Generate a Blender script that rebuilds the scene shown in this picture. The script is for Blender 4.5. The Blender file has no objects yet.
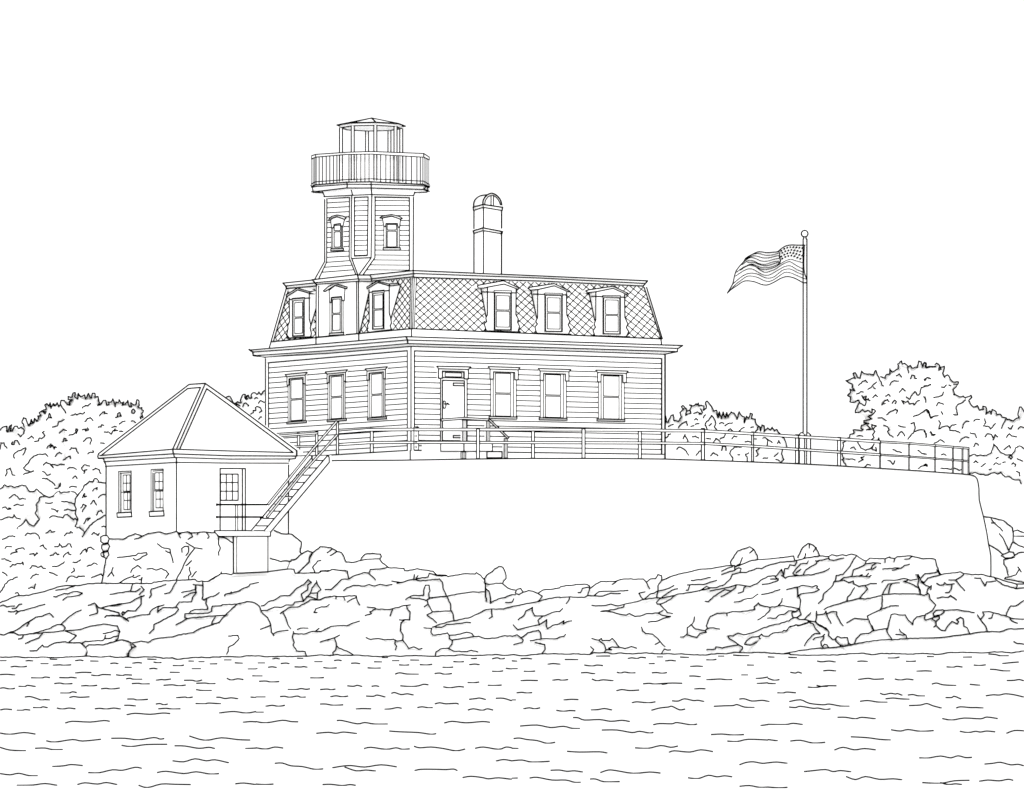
# Ink-line drawing of a lighthouse on a rocky island, built as real white geometry with thin black ink bars.
import bpy, math, random
from mathutils import Vector
from mathutils.geometry import delaunay_2d_cdt
random.seed(7)
scene = bpy.context.scene
COL = scene.collection

# ------------------------------------------------------------------ camera numbers (long lens, low over the water)
F = 5000.0          # focal length in pixels of a 1024 wide frame
HZ = 610.0          # horizon row
H = 1.305           # eye height above the water
CAM = Vector((0, 0, H))
LW = 1.36            # ink weight multiplier

def ray(px, py):
    return Vector(((px - 512.0) / F, 1.0, (HZ - py) / F))
def at(px, py, Y):
    return CAM + ray(px, py) * Y

class Plane:
    def __init__(s, p, n):
        s.p = p.copy(); s.n = n.normalized()
    def at(s, px, py):
        d = ray(px, py)
        return CAM + d * (s.n.dot(s.p - CAM) / s.n.dot(d))
    def off(s, d):
        return Plane(s.p + s.n * d, s.n)
def plane3(a, b, c):
    n = (b - a).cross(c - a).normalized()
    if n.y > 0: n = -n
    return Plane(a, n)
class Depth:
    """surface given as depth along Y for a pixel"""
    def __init__(s, fn): s.fn = fn
    def at(s, px, py): return at(px, py, s.fn(px, py))
    n = Vector((0, -1, 0))
    def off(s, d): return Depth(lambda x, y: s.fn(x, y) - d)

# ------------------------------------------------------------------ materials
def mat(name, col, rough=0.9, spec=0.0):
    m = bpy.data.materials.new(name); m.use_nodes = True
    nt = m.node_tree; b = nt.nodes['Principled BSDF']
    b.inputs['Roughness'].default_value = rough
    b.inputs['Specular IOR Level'].default_value = spec
    tc = nt.nodes.new('ShaderNodeTexCoord'); nz = nt.nodes.new('ShaderNodeTexNoise')
    nz.inputs['Scale'].default_value = 3.0
    rp = nt.nodes.new('ShaderNodeValToRGB')
    rp.color_ramp.elements[0].color = (*[c * 0.99 for c in col], 1)
    rp.color_ramp.elements[1].color = (*col, 1)
    nt.links.new(tc.outputs['Object'], nz.inputs['Vector'])
    nt.links.new(nz.outputs['Fac'], rp.inputs['Fac'])
    nt.links.new(rp.outputs['Color'], b.inputs['Base Color'])
    return m
WHITE = mat('white_paper', (0.98, 0.98, 0.98))
INK = mat('black_ink', (0.002, 0.002, 0.002))
glass = bpy.data.materials.new('clear_glass'); glass.use_nodes = True
gn = glass.node_tree; gn.nodes.remove(gn.nodes['Principled BSDF'])
g1_ = gn.nodes.new('ShaderNodeBsdfTransparent'); g2_ = gn.nodes.new('ShaderNodeBsdfGlossy'); g3_ = gn.nodes.new('ShaderNodeMixShader')
g2_.inputs['Roughness'].default_value = 0.02; g3_.inputs['Fac'].default_value = 0.04
gn.links.new(g1_.outputs[0], g3_.inputs[1]); gn.links.new(g2_.outputs[0], g3_.inputs[2]); gn.links.new(g3_.outputs[0], gn.nodes['Material Output'].inputs['Surface'])
MATS = [WHITE, INK, glass]

# ------------------------------------------------------------------ mesh builder
class MB:
    def __init__(s): s.v = []; s.f = []; s.m = []
    def add(s, pts, faces, m=0):
        o = len(s.v); s.v += [tuple(p) for p in pts]
        for fc in faces: s.f.append([o + i for i in fc]); s.m.append(m)
    def poly(s, pts, m=0): s.add(pts, [list(range(len(pts)))], m)
    def prism(s, a, b, m=0):
        n = len(a)
        s.add(list(a) + list(b), [list(range(n)), list(range(2 * n - 1, n - 1, -1))] +
              [[i, (i + 1) % n, n + (i + 1) % n, n + i] for i in range(n)], m)
    def tube(s, pts, w, m=1, closed=False, sides=6):
        """ink bar of w pixels thickness along 3D points (a new bar starts at every sharp bend)"""
        P = [Vector(p) for p in pts]
        q = [P[0]]
        for p in P[1:]:
            if (p - q[-1]).length > 1e-4: q.append(p)
        if closed:
            if (q[0] - q[-1]).length < 1e-4: q.pop()
            q.append(q[0].copy())
        if len(q) < 2: return
        run = [q[0]]
        for i in range(1, len(q)):
            run.append(q[i])
            if i + 1 < len(q):
                t1 = (q[i] - q[i - 1]).normalized(); t2 = (q[i + 1] - q[i]).normalized()
                if t1.dot(t2) < 0.45:
                    s._tube(run, w, m, sides); run = [q[i]]
        s._tube(run, w, m, sides)
    def _tube(s, P, w, m, sides):
        n = len(P); rr = [0.5 * w * LW * max(p.y, 5) / F for p in P]
        t0 = (P[1] - P[0]).normalized(); tn = (P[-1] - P[-2]).normalized()
        P = [p.copy() for p in P]; P[0] -= t0 * rr[0] * .45; P[-1] += tn * rr[-1] * .45
        ref = Vector((0, 1, 0)) if abs(t0.y) < 0.9 else Vector((0, 0, 1))
        e1 = t0.cross(ref).normalized(); prev = t0; vs = []
        for i, p in enumerate(P):
            t1 = (p - P[i - 1]).normalized() if i else t0
            t2 = (P[i + 1] - p).normalized() if i < n - 1 else tn
            t = (t1 + t2).normalized()
            e1 = prev.rotation_difference(t) @ e1
            e1 = (e1 - t * e1.dot(t)).normalized(); e2 = e1.cross(t); prev = t
            for j in range(sides):
                an = 2 * math.pi * j / sides
                vs.append(p + (e1 * math.cos(an) + e2 * math.sin(an)) * rr[i])
        fs = [[i * sides + j, i * sides + (j + 1) % sides, (i + 1) * sides + (j + 1) % sides, (i + 1) * sides + j] for i in range(n - 1) for j in range(sides)]
        fs.append(list(range(sides))); fs.append([(n - 1) * sides + j for j in range(sides)][::-1])
        s.add(vs, fs, m)
    def slab(s, pl, pts, th, ink=1.0, off=0.0, skip=()):
        """px polygon lying on plane (offset off), extruded back by th; ink round the front"""
        p = pl.off(off) if off else pl
        fr = [p.at(*q) for q in pts]; bk = [q - pl.n * th for q in fr]
        s.prism(fr, bk)
        if ink:
            if not skip: s.tube([q + pl.n * 0.008 for q in fr], ink, closed=True)
            else:
                for i in range(len(fr)):
                    if i not in skip: s.tube([fr[i] + pl.n * .008, fr[(i + 1) % len(fr)] + pl.n * .008], ink)
        return fr
    def line(s, pl, pts, w=1.0, off=0.012, closed=False):
        p = pl.off(off)
        s.tube([p.at(*q) for q in pts], w, closed=closed)
    def bar(s, pts, wpx, ink=0.9, depth=None, caps=True):
        """white square-section bar along 3D pts, wpx wide, ink on both long edges"""
        P = [Vector(p) for p in pts]; n = len(P); vs = []; L = []; Rr = []
        for i, p in enumerate(P):
            t = (P[min(i + 1, n - 1)] - P[max(i - 1, 0)]); t.y = 0
            t = t.normalized() if t.length > 1e-6 else Vector((1, 0, 0))
            e = Vector((-t.z, 0, t.x)); r = 0.5 * wpx * p.y / F; d = depth / 2 if depth else r
            y = Vector((0, d, 0))
            vs += [p + e * r - y, p - e * r - y, p - e * r + y, p + e * r + y]
            L.append(p + e * r - y); Rr.append(p - e * r - y)
        fs = []
        for i in range(n - 1):
            for j in range(4): fs.append([i * 4 + j, i * 4 + (j + 1) % 4, i * 4 + 4 + (j + 1) % 4, i * 4 + 4 + j])
        fs += [[0, 1, 2, 3], [n * 4 - 1, n * 4 - 2, n * 4 - 3, n * 4 - 4]]
        s.add(vs, fs, 0)
        if ink:
            if caps: s.tube(L + Rr[::-1], ink, closed=True)
            else: s.tube(L, ink); s.tube(Rr, ink)
    def build(s, name, parent=None, label=None, cat=None, group=None, kind=None, smooth=False):
        org = Vector((0, 0, 0)); r = parent
        while r is not None:
            org += r.location; r = r.parent
        loc = Vector((0, 0, 0))
        if parent is None and s.v:
            c = [sum(v[i] for v in s.v) / len(s.v) for i in range(2)]
            loc = Vector((c[0], c[1], min(v[2] for v in s.v)))
            org = loc
        me = bpy.data.meshes.new(name)
        me.from_pydata([(v[0] - org.x, v[1] - org.y, v[2] - org.z) for v in s.v], [], s.f)
        used = sorted(set(s.m)); 
        for k in used: me.materials.append(MATS[k])
        me.polygons.foreach_set('material_index', [used.index(k) for k in s.m])
        me.update()
        o = bpy.data.objects.new(name, me); COL.objects.link(o); o.location = loc
        if parent is not None: o.parent = parent
        tag(o, label, cat, group, kind)
        return o
def tag(o, label=None, cat=None, group=None, kind=None):
    if label: o['label'] = label
    if cat: o['category'] = cat
    if group: o['group'] = group
    if kind: o['kind'] = kind
def thing(name, loc, label, cat, group=None):
    o = bpy.data.objects.new(name, None); COL.objects.link(o)
    o.location = loc; o.empty_display_size = .5
    tag(o, label, cat, group); return o

# ------------------------------------------------------------------ stroke notes: tile coordinates -> photo pixels
def tile(x0, y0, x1, y1, W, Hh, txt):
    sx = (x1 - x0) / W; sy = (y1 - y0) / Hh; out = []
    for st in txt.replace('\n', ';').split(';'):
        pts = [tuple(float(q) for q in t.split(',')) for t in st.split()]
        if pts: out.append([(x0 + a * sx, y0 + b * sy) for a, b in pts])
    return out
def interp(tab, x):
    if x <= tab[0][0]: return tab[0][1]
    for (a, b), (c, d) in zip(tab, tab[1:]):
        if x <= c: return b + (d - b) * (x - a) / (c - a) if c > a else d
    return tab[-1][1]
def smooth_stroke(pts, k=2):
    """Catmull-Rom through the points"""
    if len(pts) < 3: return pts
    out = []
    for i in range(len(pts) - 1):
        p0 = pts[max(i - 1, 0)]; p1 = pts[i]; p2 = pts[i + 1]; p3 = pts[min(i + 2, len(pts) - 1)]
        for j in range(k):
            t = j / k
            out.append(tuple(0.5 * (2 * p1[c] + (p2[c] - p0[c]) * t + (2 * p0[c] - 5 * p1[c] + 4 * p2[c] - p3[c]) * t * t +
                              (3 * p1[c] - p0[c] - 3 * p2[c] + p3[c]) * t ** 3) for c in (0, 1)))
    out.append(pts[-1]); return out

_jr = random.Random(11)
def tremble(pts, step, amp):
    """a hand-drawn line: short steps, each slightly off the straight way"""
    out = [pts[0]]
    for a, b in zip(pts, pts[1:]):
        l = math.hypot(b[0] - a[0], b[1] - a[1]); k = max(1, int(l / step + .5))
        for j in range(1, k + 1):
            t = j / k; x = a[0] + (b[0] - a[0]) * t; y = a[1] + (b[1] - a[1]) * t
            if j < k and l > 0:
                e = _jr.uniform(-amp, amp); x -= (b[1] - a[1]) / l * e; y += (b[0] - a[0]) / l * e
            out.append((x, y))
    return out
def inside(poly, x, y):
    r = False; n = len(poly)
    for i in range(n):
        (x1, y1), (x2, y2) = poly[i], poly[i - 1]
        if (y1 > y) != (y2 > y) and x < (x2 - x1) * (y - y1) / (y2 - y1) + x1: r = not r
    return r
def bdist(poly, x, y):
    m = 1e9; n = len(poly)
    for i in range(n):
        (x1, y1), (x2, y2) = poly[i - 1], poly[i]
        dx, dy = x2 - x1, y2 - y1; l = dx * dx + dy * dy
        t = max(0, min(1, ((x - x1) * dx + (y - y1) * dy) / l)) if l else 0
        d = math.hypot(x - x1 - t * dx, y - y1 - t * dy)
        if d < m: m = d
    return m

class Lump:
    """rounded solid (boulder, crown): outline at a real distance, swollen front and back by up to T metres"""
    def __init__(s, poly, Y, T, rim=18.0, bumps=0.0, step=None):
        s.poly = poly; s.Y = Y; s.T = T; s.bumps = bumps
        xs = [p[0] for p in poly]; ys = [p[1] for p in poly]
        s.box = (min(xs), min(ys), max(xs), max(ys))
        s.step = step or max(1.6, min(6.0, math.sqrt((s.box[2] - s.box[0]) * (s.box[3] - s.box[1])) / 14))
        s.rim = min(rim, 0.5 * min(s.box[2] - s.box[0], s.box[3] - s.box[1]))
        s.strokes = []
    def bulge(s, x, y):
        d = min(bdist(s.poly, x, y) / s.rim, 1.0) if inside(s.poly, x, y) else 0.0
        o = s.T * math.sqrt(max(0, 1 - (1 - d) ** 2))
        if s.bumps: o += s.bumps * d * (math.sin(x * .31 + y * .17) + math.sin(x * .13 - y * .29 + 1.7)) * .5
        return o
    def front(s, x, y): return s.Y - s.bulge(x, y)
    bias = 0.16; others = ()
    def depth(s, x, y):
        d = s.front(x, y)
        for o in s.others:
            if o is not s and o.contains(x, y): d = min(d, o.front(x, y))
        return d - s.bias
    def contains(s, x, y):
        b = s.box
        return b[0] <= x <= b[2] and b[1] <= y <= b[3] and inside(s.poly, x, y)
    def mesh(s, w=1.3, jit=(2.6, .3)):
        mb = MB(); st = s.step; bp = []
        n = len(s.poly)
        for i in range(n):
            a, b = s.poly[i], s.poly[(i + 1) % n]
            k = max(1, int(math.hypot(b[0] - a[0], b[1] - a[1]) / st))
            for j in range(k): bp.append((a[0] + (b[0] - a[0]) * j / k, a[1] + (b[1] - a[1]) * j / k))
        ip = []; y = s.box[1] + st / 2; r = 0
        while y < s.box[3]:
            x = s.box[0] + st * (.5 + .5 * (r % 2))
            while x < s.box[2]:
                if inside(s.poly, x, y) and bdist(s.poly, x, y) > st * .45: ip.append((x, y))
                x += st
            y += st * .87; r += 1
        nb = len(bp)
        res = delaunay_2d_cdt([Vector(p) for p in bp + ip], [], [list(range(nb))], 1, 1e-5)
        V, Fc = res[0], res[2]
        fr = []; bk = []
        for v in V:
            b = max(.04, s.bulge(v.x, v.y) if bdist(s.poly, v.x, v.y) > 1e-3 else 0.0)
            fr.append(at(v.x, v.y, s.Y - b)); bk.append(at(v.x, v.y, s.Y + b))
        m = len(V)
        mb.add(fr + bk, [list(f) for f in Fc] + [[m + i for i in f][::-1] for f in Fc], 0)
        cnt = {}
        for f in Fc:
            for i in range(len(f)):
                e = (f[i], f[(i + 1) % len(f)]); k = (min(e), max(e)); cnt[k] = None if k in cnt else e
        mb.f += [[e[1], e[0], m + e[0], m + e[1]] for e in cnt.values() if e]; mb.m += [0] * sum(1 for e in cnt.values() if e)
        for q, ww in s.strokes:
            q = tremble(q, *jit)
            mb.tube([at(x, y, s.depth(x, y)) for x, y in q], ww or w)
        return mb
# ------------------------------------------------------------------ lighthouse: house axes
A32 = math.radians(32.0)
U = Vector((math.cos(A32), math.sin(A32), 0)); Vv = Vector((-math.sin(A32), math.cos(A32), 0))
NR = Vector((math.sin(A32), -math.cos(A32), 0)); NL = -U
P0 = at(411.0, 400.0, 165.0)
R = Plane(P0, NR); L = Plane(P0, NL)
def zat(pl, px, py): return pl.at(px, py).z

house = thing('lighthouse', Vector((P0.x, P0.y, 6.0)) + U * 5 + Vv * 4.5,
              'white clapboard lighthouse with mansard roof, tower and lantern behind the retaining wall', 'lighthouse')
ULEN = (R.at(665.2, 450) - P0).dot(U); VLEN = (L.at(265.4, 450) - P0).dot(Vv)
def ring(a, b, c, d): return [a, b, c, d]
def rect(z, inset):
    z = Vector((0, 0, z)); o = Vector((P0.x, P0.y, 0)) + z
    i = inset
    return [o + U * i + Vv * i, o + U * (ULEN - i) + Vv * i, o + U * (ULEN - i) + Vv * (VLEN - i), o + U * i + Vv * (VLEN - i)]

# walls with siding
z_f = zat(R, 411, 450.4); z_fr = zat(R, 411, 351); z_m = zat(R, 411, 329); z_e = zat(R, 411, 337.5)
mb = MB(); mb.prism(rect(z_f - .02, 0.0), rect(z_m - .36, 0.0))
wallm = mb
def y_r(y, x): # a level line seen at the corner at row y, followed along the right face to column x
    s = 0.0148 + (0.0308 - 0.0148) * (452.3 - y) / (452.3 - 354.7)
    return y + s * (x - 411)
def y_l(y, x):
    s = 0.0557 + (0.0868 - 0.0557) * (451 - y) / (451 - 351)
    return y + s * (411 - x)
for k in range(1, 19):
    y = 350.6 + 5.27 * k
    if y > 448.5: break
    wallm.line(R, [(414.4, y_r(y, 414.4)), (661.5, y_r(y, 661.5))], .8)
    yl = 350.6 + 5.27 * k
    wallm.line(L, [(407.4, y_l(yl, 407.4)), (268.6, 362.8 + 5.08 * k)], .76)
wallm.line(R, [(411, 346), (411, 450.5)], 1.0, off=.02)
wallm.line(L, [(265.4, 356), (265.4, 450)], 1.0, off=.02)
wallm.line(L, [(407.4, 350.7), (268, 362.8)], 1.0, off=.02)
wallm.line(R, [(414.4, 350.9), (661.1, 358.5)], 1.0, off=.02)
wallm.build('wall', house)
mb = MB()
mb.slab(R, [(411, 346), (414.4, 346), (414.4, 450.5), (411, 450.5)], .03, 0, off=.012)
mb.slab(L, [(411, 346), (407.4, 346), (407.4, 450.5), (411, 450.5)], .03, 0, off=.012)
mb.line(R, [(414.4, 350.9), (414.4, 450.5)], 1.0, .02); mb.line(L, [(407.4, 350.7), (407.4, 450.5)], 1.0, .02)
mb.build('corner_board', house)
mb = MB()
mb.slab(R, [(661.7, 354), (665.2, 354), (665.2, 454.2), (661.7, 454.1)], .03, 0, off=.012)
mb.line(R, [(661.7, 358.5), (661.7, 454)], 1.2, .02); mb.line(R, [(665.1, 354.5), (665.1, 459)], 1.3, .04)
mb.build('corner_board', house)
mb = MB()
mb.slab(L, [(268.4, 359), (265.4, 359), (265.4, 458), (268.4, 458)], .03, 0, off=.012)
mb.line(L, [(268.4, 362.8), (268.4, 458)], .9, .02); mb.line(L, [(265.5, 356), (265.5, 458)], .6, .04)
mb.build('corner_board', house)
# foundation
mb = MB(); mb.prism(rect(5.9, .02), rect(z_f - .021, .02))
mb.line(R, [(414.5, 450.4), (440.6, 450.6)], 1.0, 0.0); mb.line(R, [(503, 452.2), (664.8, 454.3)], 1.0, 0.0); mb.line(R, [(665, 454), (665, 459)], 1)
mb.line(L, [(407.4, 450.4), (330, 455)], 1.0, 0.0); mb.line(R, [(410.2, 450.6), (410.2, 460)], 1.0, 0.0)
mb.build('foundation', house)

# eave cornice
OV = .45
RC = R.off(OV); LC = L.off(OV)
mb = MB()
zt = RC.at(406.8, 336.8).z; zb = RC.at(406.8, 343.2).z; zb2 = R.at(411, 346.5).z
o_ = lambda z, e: [v for v in rect(z, -e)]
mb.prism(o_(zt, OV), o_(zt - .1, OV)); mb.prism(o_(zt - .101, OV - .1), o_(zb, OV - .1)); mb.prism(o_(zb - .001, .04), o_(zb2, .04))
T1 = (400, 260, 540, 368, 1024, 790); T2 = (520, 270, 690, 370, 1024, 602); T3 = (245, 260, 345, 360, 791, 791); T4 = (325, 260, 425, 360, 791, 791)
mb.line(RC, [(406.8, 336.6), (540, 340.9), (682.7, 345.5)], 1.0, .03)
mb.line(RC, [(407.3, 340), (540, 343.8), (677.7, 348.4)], .9, .03)
mb.line(RC, [(408, 343.6), (540, 347.3), (677.6, 351.6)], 1.0, .03)
mb.line(R, [(410.3, 346.4), (540, 350.2), (664.4, 354.3)], .9, .06)
mb.line(RC, [(682.7, 345.5), (677.7, 348.8), (677.4, 351.7)], 1.1, .03); mb.tube([RC.off(.03).at(677.4, 351.7), R.off(.06).at(664.4, 354.3)], 1)
mb.line(LC, [(405.9, 336.5), (249.4, 350.1)], 1.0, .03)
mb.line(LC, [(407, 340), (330, 346.5), (253, 352)], .9, .03)
mb.line(LC, [(407.8, 343.5), (325, 350.8), (258, 355.4)], .9, .03)
mb.line(L, [(410.3, 346.4), (325, 353.6), (265.4, 356.8)], .9, .06)
mb.line(LC, [(249.2, 349.6), (252.6, 352), (253.2, 355.4), (258, 356)], 1.4, .03); mb.tube([LC.off(.03).at(258, 356), L.off(.06).at(265.4, 357.3)], 1)
mb.tube([at(405.9, 336.5, 164.2), at(407.4, 339.6, 164.2), at(407.8, 343.4, 164.2)], 1.2)
mb.build('cornice', house)

# mansard roof: faces lean in by LM
LM = .5
z_t = R.off(-LM).at(414.8, 276.4).z
mb = MB(); b4 = rect(z_m - .35, 0.0); m4 = rect(z_m, 0.0); t4 = rect(z_t, LM)
mb.prism(b4, m4); mb.prism(m4, t4)
MR = plane3(m4[0], m4[1], t4[0]); ML = plane3(m4[0], m4[3], t4[0])
def clip_seg(a, b):
    t0, t1 = 0.0, 1.0
    for i in (0, 1):
        d = b[i] - a[i]
        for lo, s in ((0.0, 1), (1.0, -1)):
            num = s * (lo - a[i]); den = s * d
            if abs(den) < 1e-12:
                if num > 0: return None
            elif den > 0: t0 = max(t0, num / den)
            else: t1 = min(t1, num / den)
    if t0 >= t1: return None
    return [tuple(a[i] + (b[i] - a[i]) * t for i in (0, 1)) for t in (t0, t1)]
def lattice(mb, pl, q, ns, nt, w):
    # diamond slates: q = px corners bottom-a, bottom-b, top-b, top-a
    def P(s, t):
        return tuple((q[0][i] * (1 - s) + q[1][i] * s) * (1 - t) + (q[3][i] * (1 - s) + q[2][i] * s) * t for i in (0, 1))
    k = -int(nt) - 1
    while k < ns + nt + 1:
        for sg in (1, -1):
            a = (k / ns, 0.0); b = (k / ns + sg * nt / ns, 1.0)
            c = clip_seg(a, b)
            if c: mb.line(pl, [P(*c[0]), P(*c[1])], w)
        k += 1
lattice(mb, MR, [(415.5, 328.6), (660, 338.2), (644.5, 286.5), (416.8, 277.6)], 29, 6.9, .72)
lattice(mb, ML, [(409.6, 329), (274.5, 341.5), (288.5, 288), (411, 278)], 23.5, 6.9, .72)
mb.line(MR, [(411.5, 328.6), (661.5, 338.8)], 1.0, .02); mb.line(ML, [(411.5, 328.6), (271, 341.8)], 1.0, .02)
mb.line(MR, [(643.7, 286), (661, 338.9), (661.6, 344.2)], 1.0, .02); mb.line(MR, [(646.2, 286.2), (662.5, 338.9)], 1.0, .02)
for x0, x1 in ((410.5, 409.6), (412.2, 411.2)): mb.line(ML, [(x0, 277.6), (x1, 328.6)], .65, .02)
for x0, x1 in ((414.3, 412.6), (416.6, 414.2)): mb.line(MR, [(x0, 277.4), (x1, 328.6)], .65, .02)
mb.line(ML, [(286.2, 288.4), (271, 341.5), (269.2, 348)], 1.0, .08); mb.line(ML, [(288.7, 289.2), (273.5, 341)], 1.0, .05)
mb.line(R, [(411.6, 328.8), (411.6, 336.5)], 1.0, .02)
mb.line(L, [(315.9, 338), (315.9, 344)], 1, .02); mb.line(L, [(358.7, 333), (358.7, 340.3)], 1, .02)
mb.build('mansard_roof', house)

# top cornice of the roof
mb = MB(); e = -(LM - .1); z1 = R.off(-.4).at(413.5, 270.4).z; z2 = R.off(-.4).at(413.5, 277.2).z
mb.prism(rect(z1, -e), rect(z1 - .09, -e)); mb.prism(rect(z1 - .091, -e + .04), rect(z2, -e + .04))
K = R.off(-.4); KL = L.off(-.4)
mb.line(K, [(413.2, 270.5), (540, 275.9), (647.8, 280.8)], 1, .03); mb.line(K, [(413.2, 273.4), (540, 278), (644.6, 283.4)], .9, .03)
mb.line(K, [(413.2, 277.2), (540, 281), (643, 286)], 1, .03); mb.line(K, [(647.8, 280.8), (644.5, 284.6), (643, 286.2)], 1.1, .03)
mb.line(KL, [(413.2, 270.5), (370, 274.7)], 1, .03); mb.line(KL, [(413.2, 273.6), (371.5, 278.8)], .9, .03); mb.line(KL, [(413.2, 276.8), (371, 281.2)], 1, .03)
mb.line(KL, [(283, 283.1), (314, 279.9)], 1, .03); mb.line(KL, [(285.3, 286), (316, 282.8)], .9, .03); mb.line(KL, [(286.8, 288.5), (316, 286)], 1, .03)
mb.line(KL, [(283, 283.1), (285.5, 286), (286.8, 288.8)], 1.2, .03)
mb.tube([at(413.2, 270.3, 165.5), at(413.2, 277, 165.5)], 1)
mb.build('roof_cornice', house)

# bay on the second floor under the tower
LB = L.off(.03)
bay = MB(); bay.slab(L, [(316.6, 283.2), (358.6, 278.6), (358.9, 333.4), (316.2, 337.2)], .6, 1.0, off=.03)
bay.line(L, [(318.6, 286), (318.5, 337)], .9, .045); bay.line(L, [(356.4, 281), (356.8, 333.5)], .9, .045); bay.line(L, [(318.6, 284.6), (356.4, 281)], .9, .045)
ba = bay.build('bay', house)
mb = MB()
mb.slab(L, [(312.2, 279.7), (357.5, 274.5), (358.6, 281.2), (317, 285.6)], .5, 0, off=.2)
BL = L.off(.2)
mb.line(BL, [(312.2, 279.7), (357.3, 274.5)], 1); mb.line(BL, [(313.9, 282.8), (358.4, 278.8)], .9); mb.line(BL, [(316, 284.4), (358.6, 281.2)], .9)
mb.line(BL, [(312.2, 279.7), (315, 282.8), (317, 285)], 1.2); mb.line(BL, [(357.3, 274.5), (358.5, 279), (359, 281.2)], 1.1)
bk = KL.off(.03)
nz = lambda *q: [CAM + (p - CAM) * .998 for p in q]
mb.tube(nz(BL.at(357.6, 275), bk.at(369.8, 275)), 1); mb.tube(nz(BL.at(358.5, 279), bk.at(371.8, 279)), .9); mb.tube(nz(BL.at(359, 281.2), bk.at(371, 281.4)), .9)
mb.tube(nz(bk.at(369.8, 275), bk.at(371.8, 279), bk.at(371.2, 281.6)), 1)
mb.build('bay_cornice', ba)
cheek = MB()
e0 = L.off(.03).at(358.8, 281); e1 = L.off(.03).at(358.9, 333.4); e2 = ML.off(.02).at(368.6, 293); e3 = ML.off(.02).at(359.8, 332.5); e4 = ML.off(.02).at(371, 281)
cheek.poly([e0, e4, e2, e3, e1]); cheek.tube([ML.off(.04).at(368.6, 294), ML.off(.04).at(359.8, 332.5)], .9)
cheek.build('cheek', ba)

# ------------------------------------------------------------------ windows
def window(parent, pl, cx, outer, sash, pane, top, bot, rail, sill, st, sb, hood, off=.035, name='window', lw=.72):
    """all columns/rows in photo pixels at the window's centre column cx; st/sb slopes at top/bottom"""
    def y(v, x):
        k = (v - top) / (bot - top); s = st + (sb - st) * k
        return v + s * (x - cx)
    def q(l, r, t, b): return [(l, y(t, l)), (r, y(t, r)), (r, y(b, r)), (l, y(b, l))]
    mb = MB(); mb.slab(pl, q(outer[0], outer[1], top - 2.5, bot), .1, lw, off=off)
    w = mb.build(name, parent)
    mb = MB(); mb.slab(pl, q(sash[0], sash[1], top, bot - .4), .03, lw, off=off + .006); mb.build('sash', w)
    t, b = pane
    pw = (sash[2], sash[3])
    mb = MB(); mb.slab(pl, q(pw[0], pw[1], t, rail - .7), .02, lw, off=off + .012); mb.build('pane', w)
    mb = MB(); mb.slab(pl, q(pw[0], pw[1], rail + .7, b), .02, lw, off=off + .012); mb.build('pane', w)
    if sill:
        mb = MB(); mb.slab(pl, q(sill[0], sill[1], sill[2], sill[3]), .1, .95, off=off + .04); mb.build('sill', w)
    if hood and hood[0] == 'flat':
        _, l, r, t0, ears, d = hood
        mb = MB()
        mb.slab(pl, [(l, y(t0, l)), (r, y(t0, r)), (r - 1.8, y(t0 + 2.3, r - 1.8)), (l + 1.8, y(t0 + 2.3, l + 1.8))], .1, .95, off=off + .05)
        a, c = l + 1.9, r - 1.9; ai, ci = a + d, c - d
        mb.slab(pl, [(a, y(t0 + 2.3, a)), (c, y(t0 + 2.3, c)), (c, y(ears, c)), (ci, y(ears, ci)), (ci, y(top - .3, ci)), (ai, y(top - .3, ai)), (ai, y(ears, ai)), (a, y(ears, a))], .08, .9, off=off + .03)
        mb.build('hood', w)
    elif hood and hood[0] == 'poly':
        mb = MB(); mb.slab(pl, hood[1], .12, 1.0, off=off + .06); mb.slab(pl, hood[2], .1, .9, off=off + .03); mb.build('hood', w)
    return w

# left face, ground floor
window(house, L, 296.9, (288.3, 305.8), (290.1, 304.1, 291.3, 302.7), (379.6, 420.2), 378.4, 421.6, 399.2, (287, 306.7, 421.5, 423.3), -.095, -.075, ('flat', 285.3, 307.3, 373.4, 384.4, 1.9))
window(house, L, 336.6, (328.1, 345.4), (329.9, 343.8, 331.5, 342), (376.6, 418.4), 375.4, 419.4, 397, (327.3, 346.6, 419.4, 421.2), -.095, -.075, ('flat', 325.4, 347.7, 370.8, 382.0, 1.9))
window(house, L, 376.8, (368.1, 385.4), (370, 383.9, 371.9, 382.2), (374.0, 416.7), 372.8, 417.6, 394.7, (367.6, 386.8, 417.6, 419.4), -.095, -.075, ('flat', 365.3, 387.5, 367.8, 379.4, 1.9))
# right face, ground floor
window(house, R, 503.3, (490.5, 516.2), (493.1, 513.3, 495.3, 510.6), (373.5, 416.0), 372.4, 417.0, 393.6, (489, 516.9, 416.8, 418.8), .03, .02, ('flat', 488, 520, 367.1, 379.4, 3.4))
window(house, R, 553.2, (540.2, 566.3), (543.2, 563.2, 545.3, 560.5), (374.9, 417.2), 374.0, 418.0, 395.6, (539, 567, 418.2, 420.0), .03, .02, ('flat', 538.1, 570.7, 369.0, 380.6, 3.4))
window(house, R, 611.2, (598.3, 624.1), (601, 621.5, 603.4, 618.9), (376.1, 418.8), 375.2, 419.6, 396.8, (596.8, 624.8, 419.4, 421.2), .03, .02, ('flat', 595.6, 628.1, 370.6, 382.2, 3.4))

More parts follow.
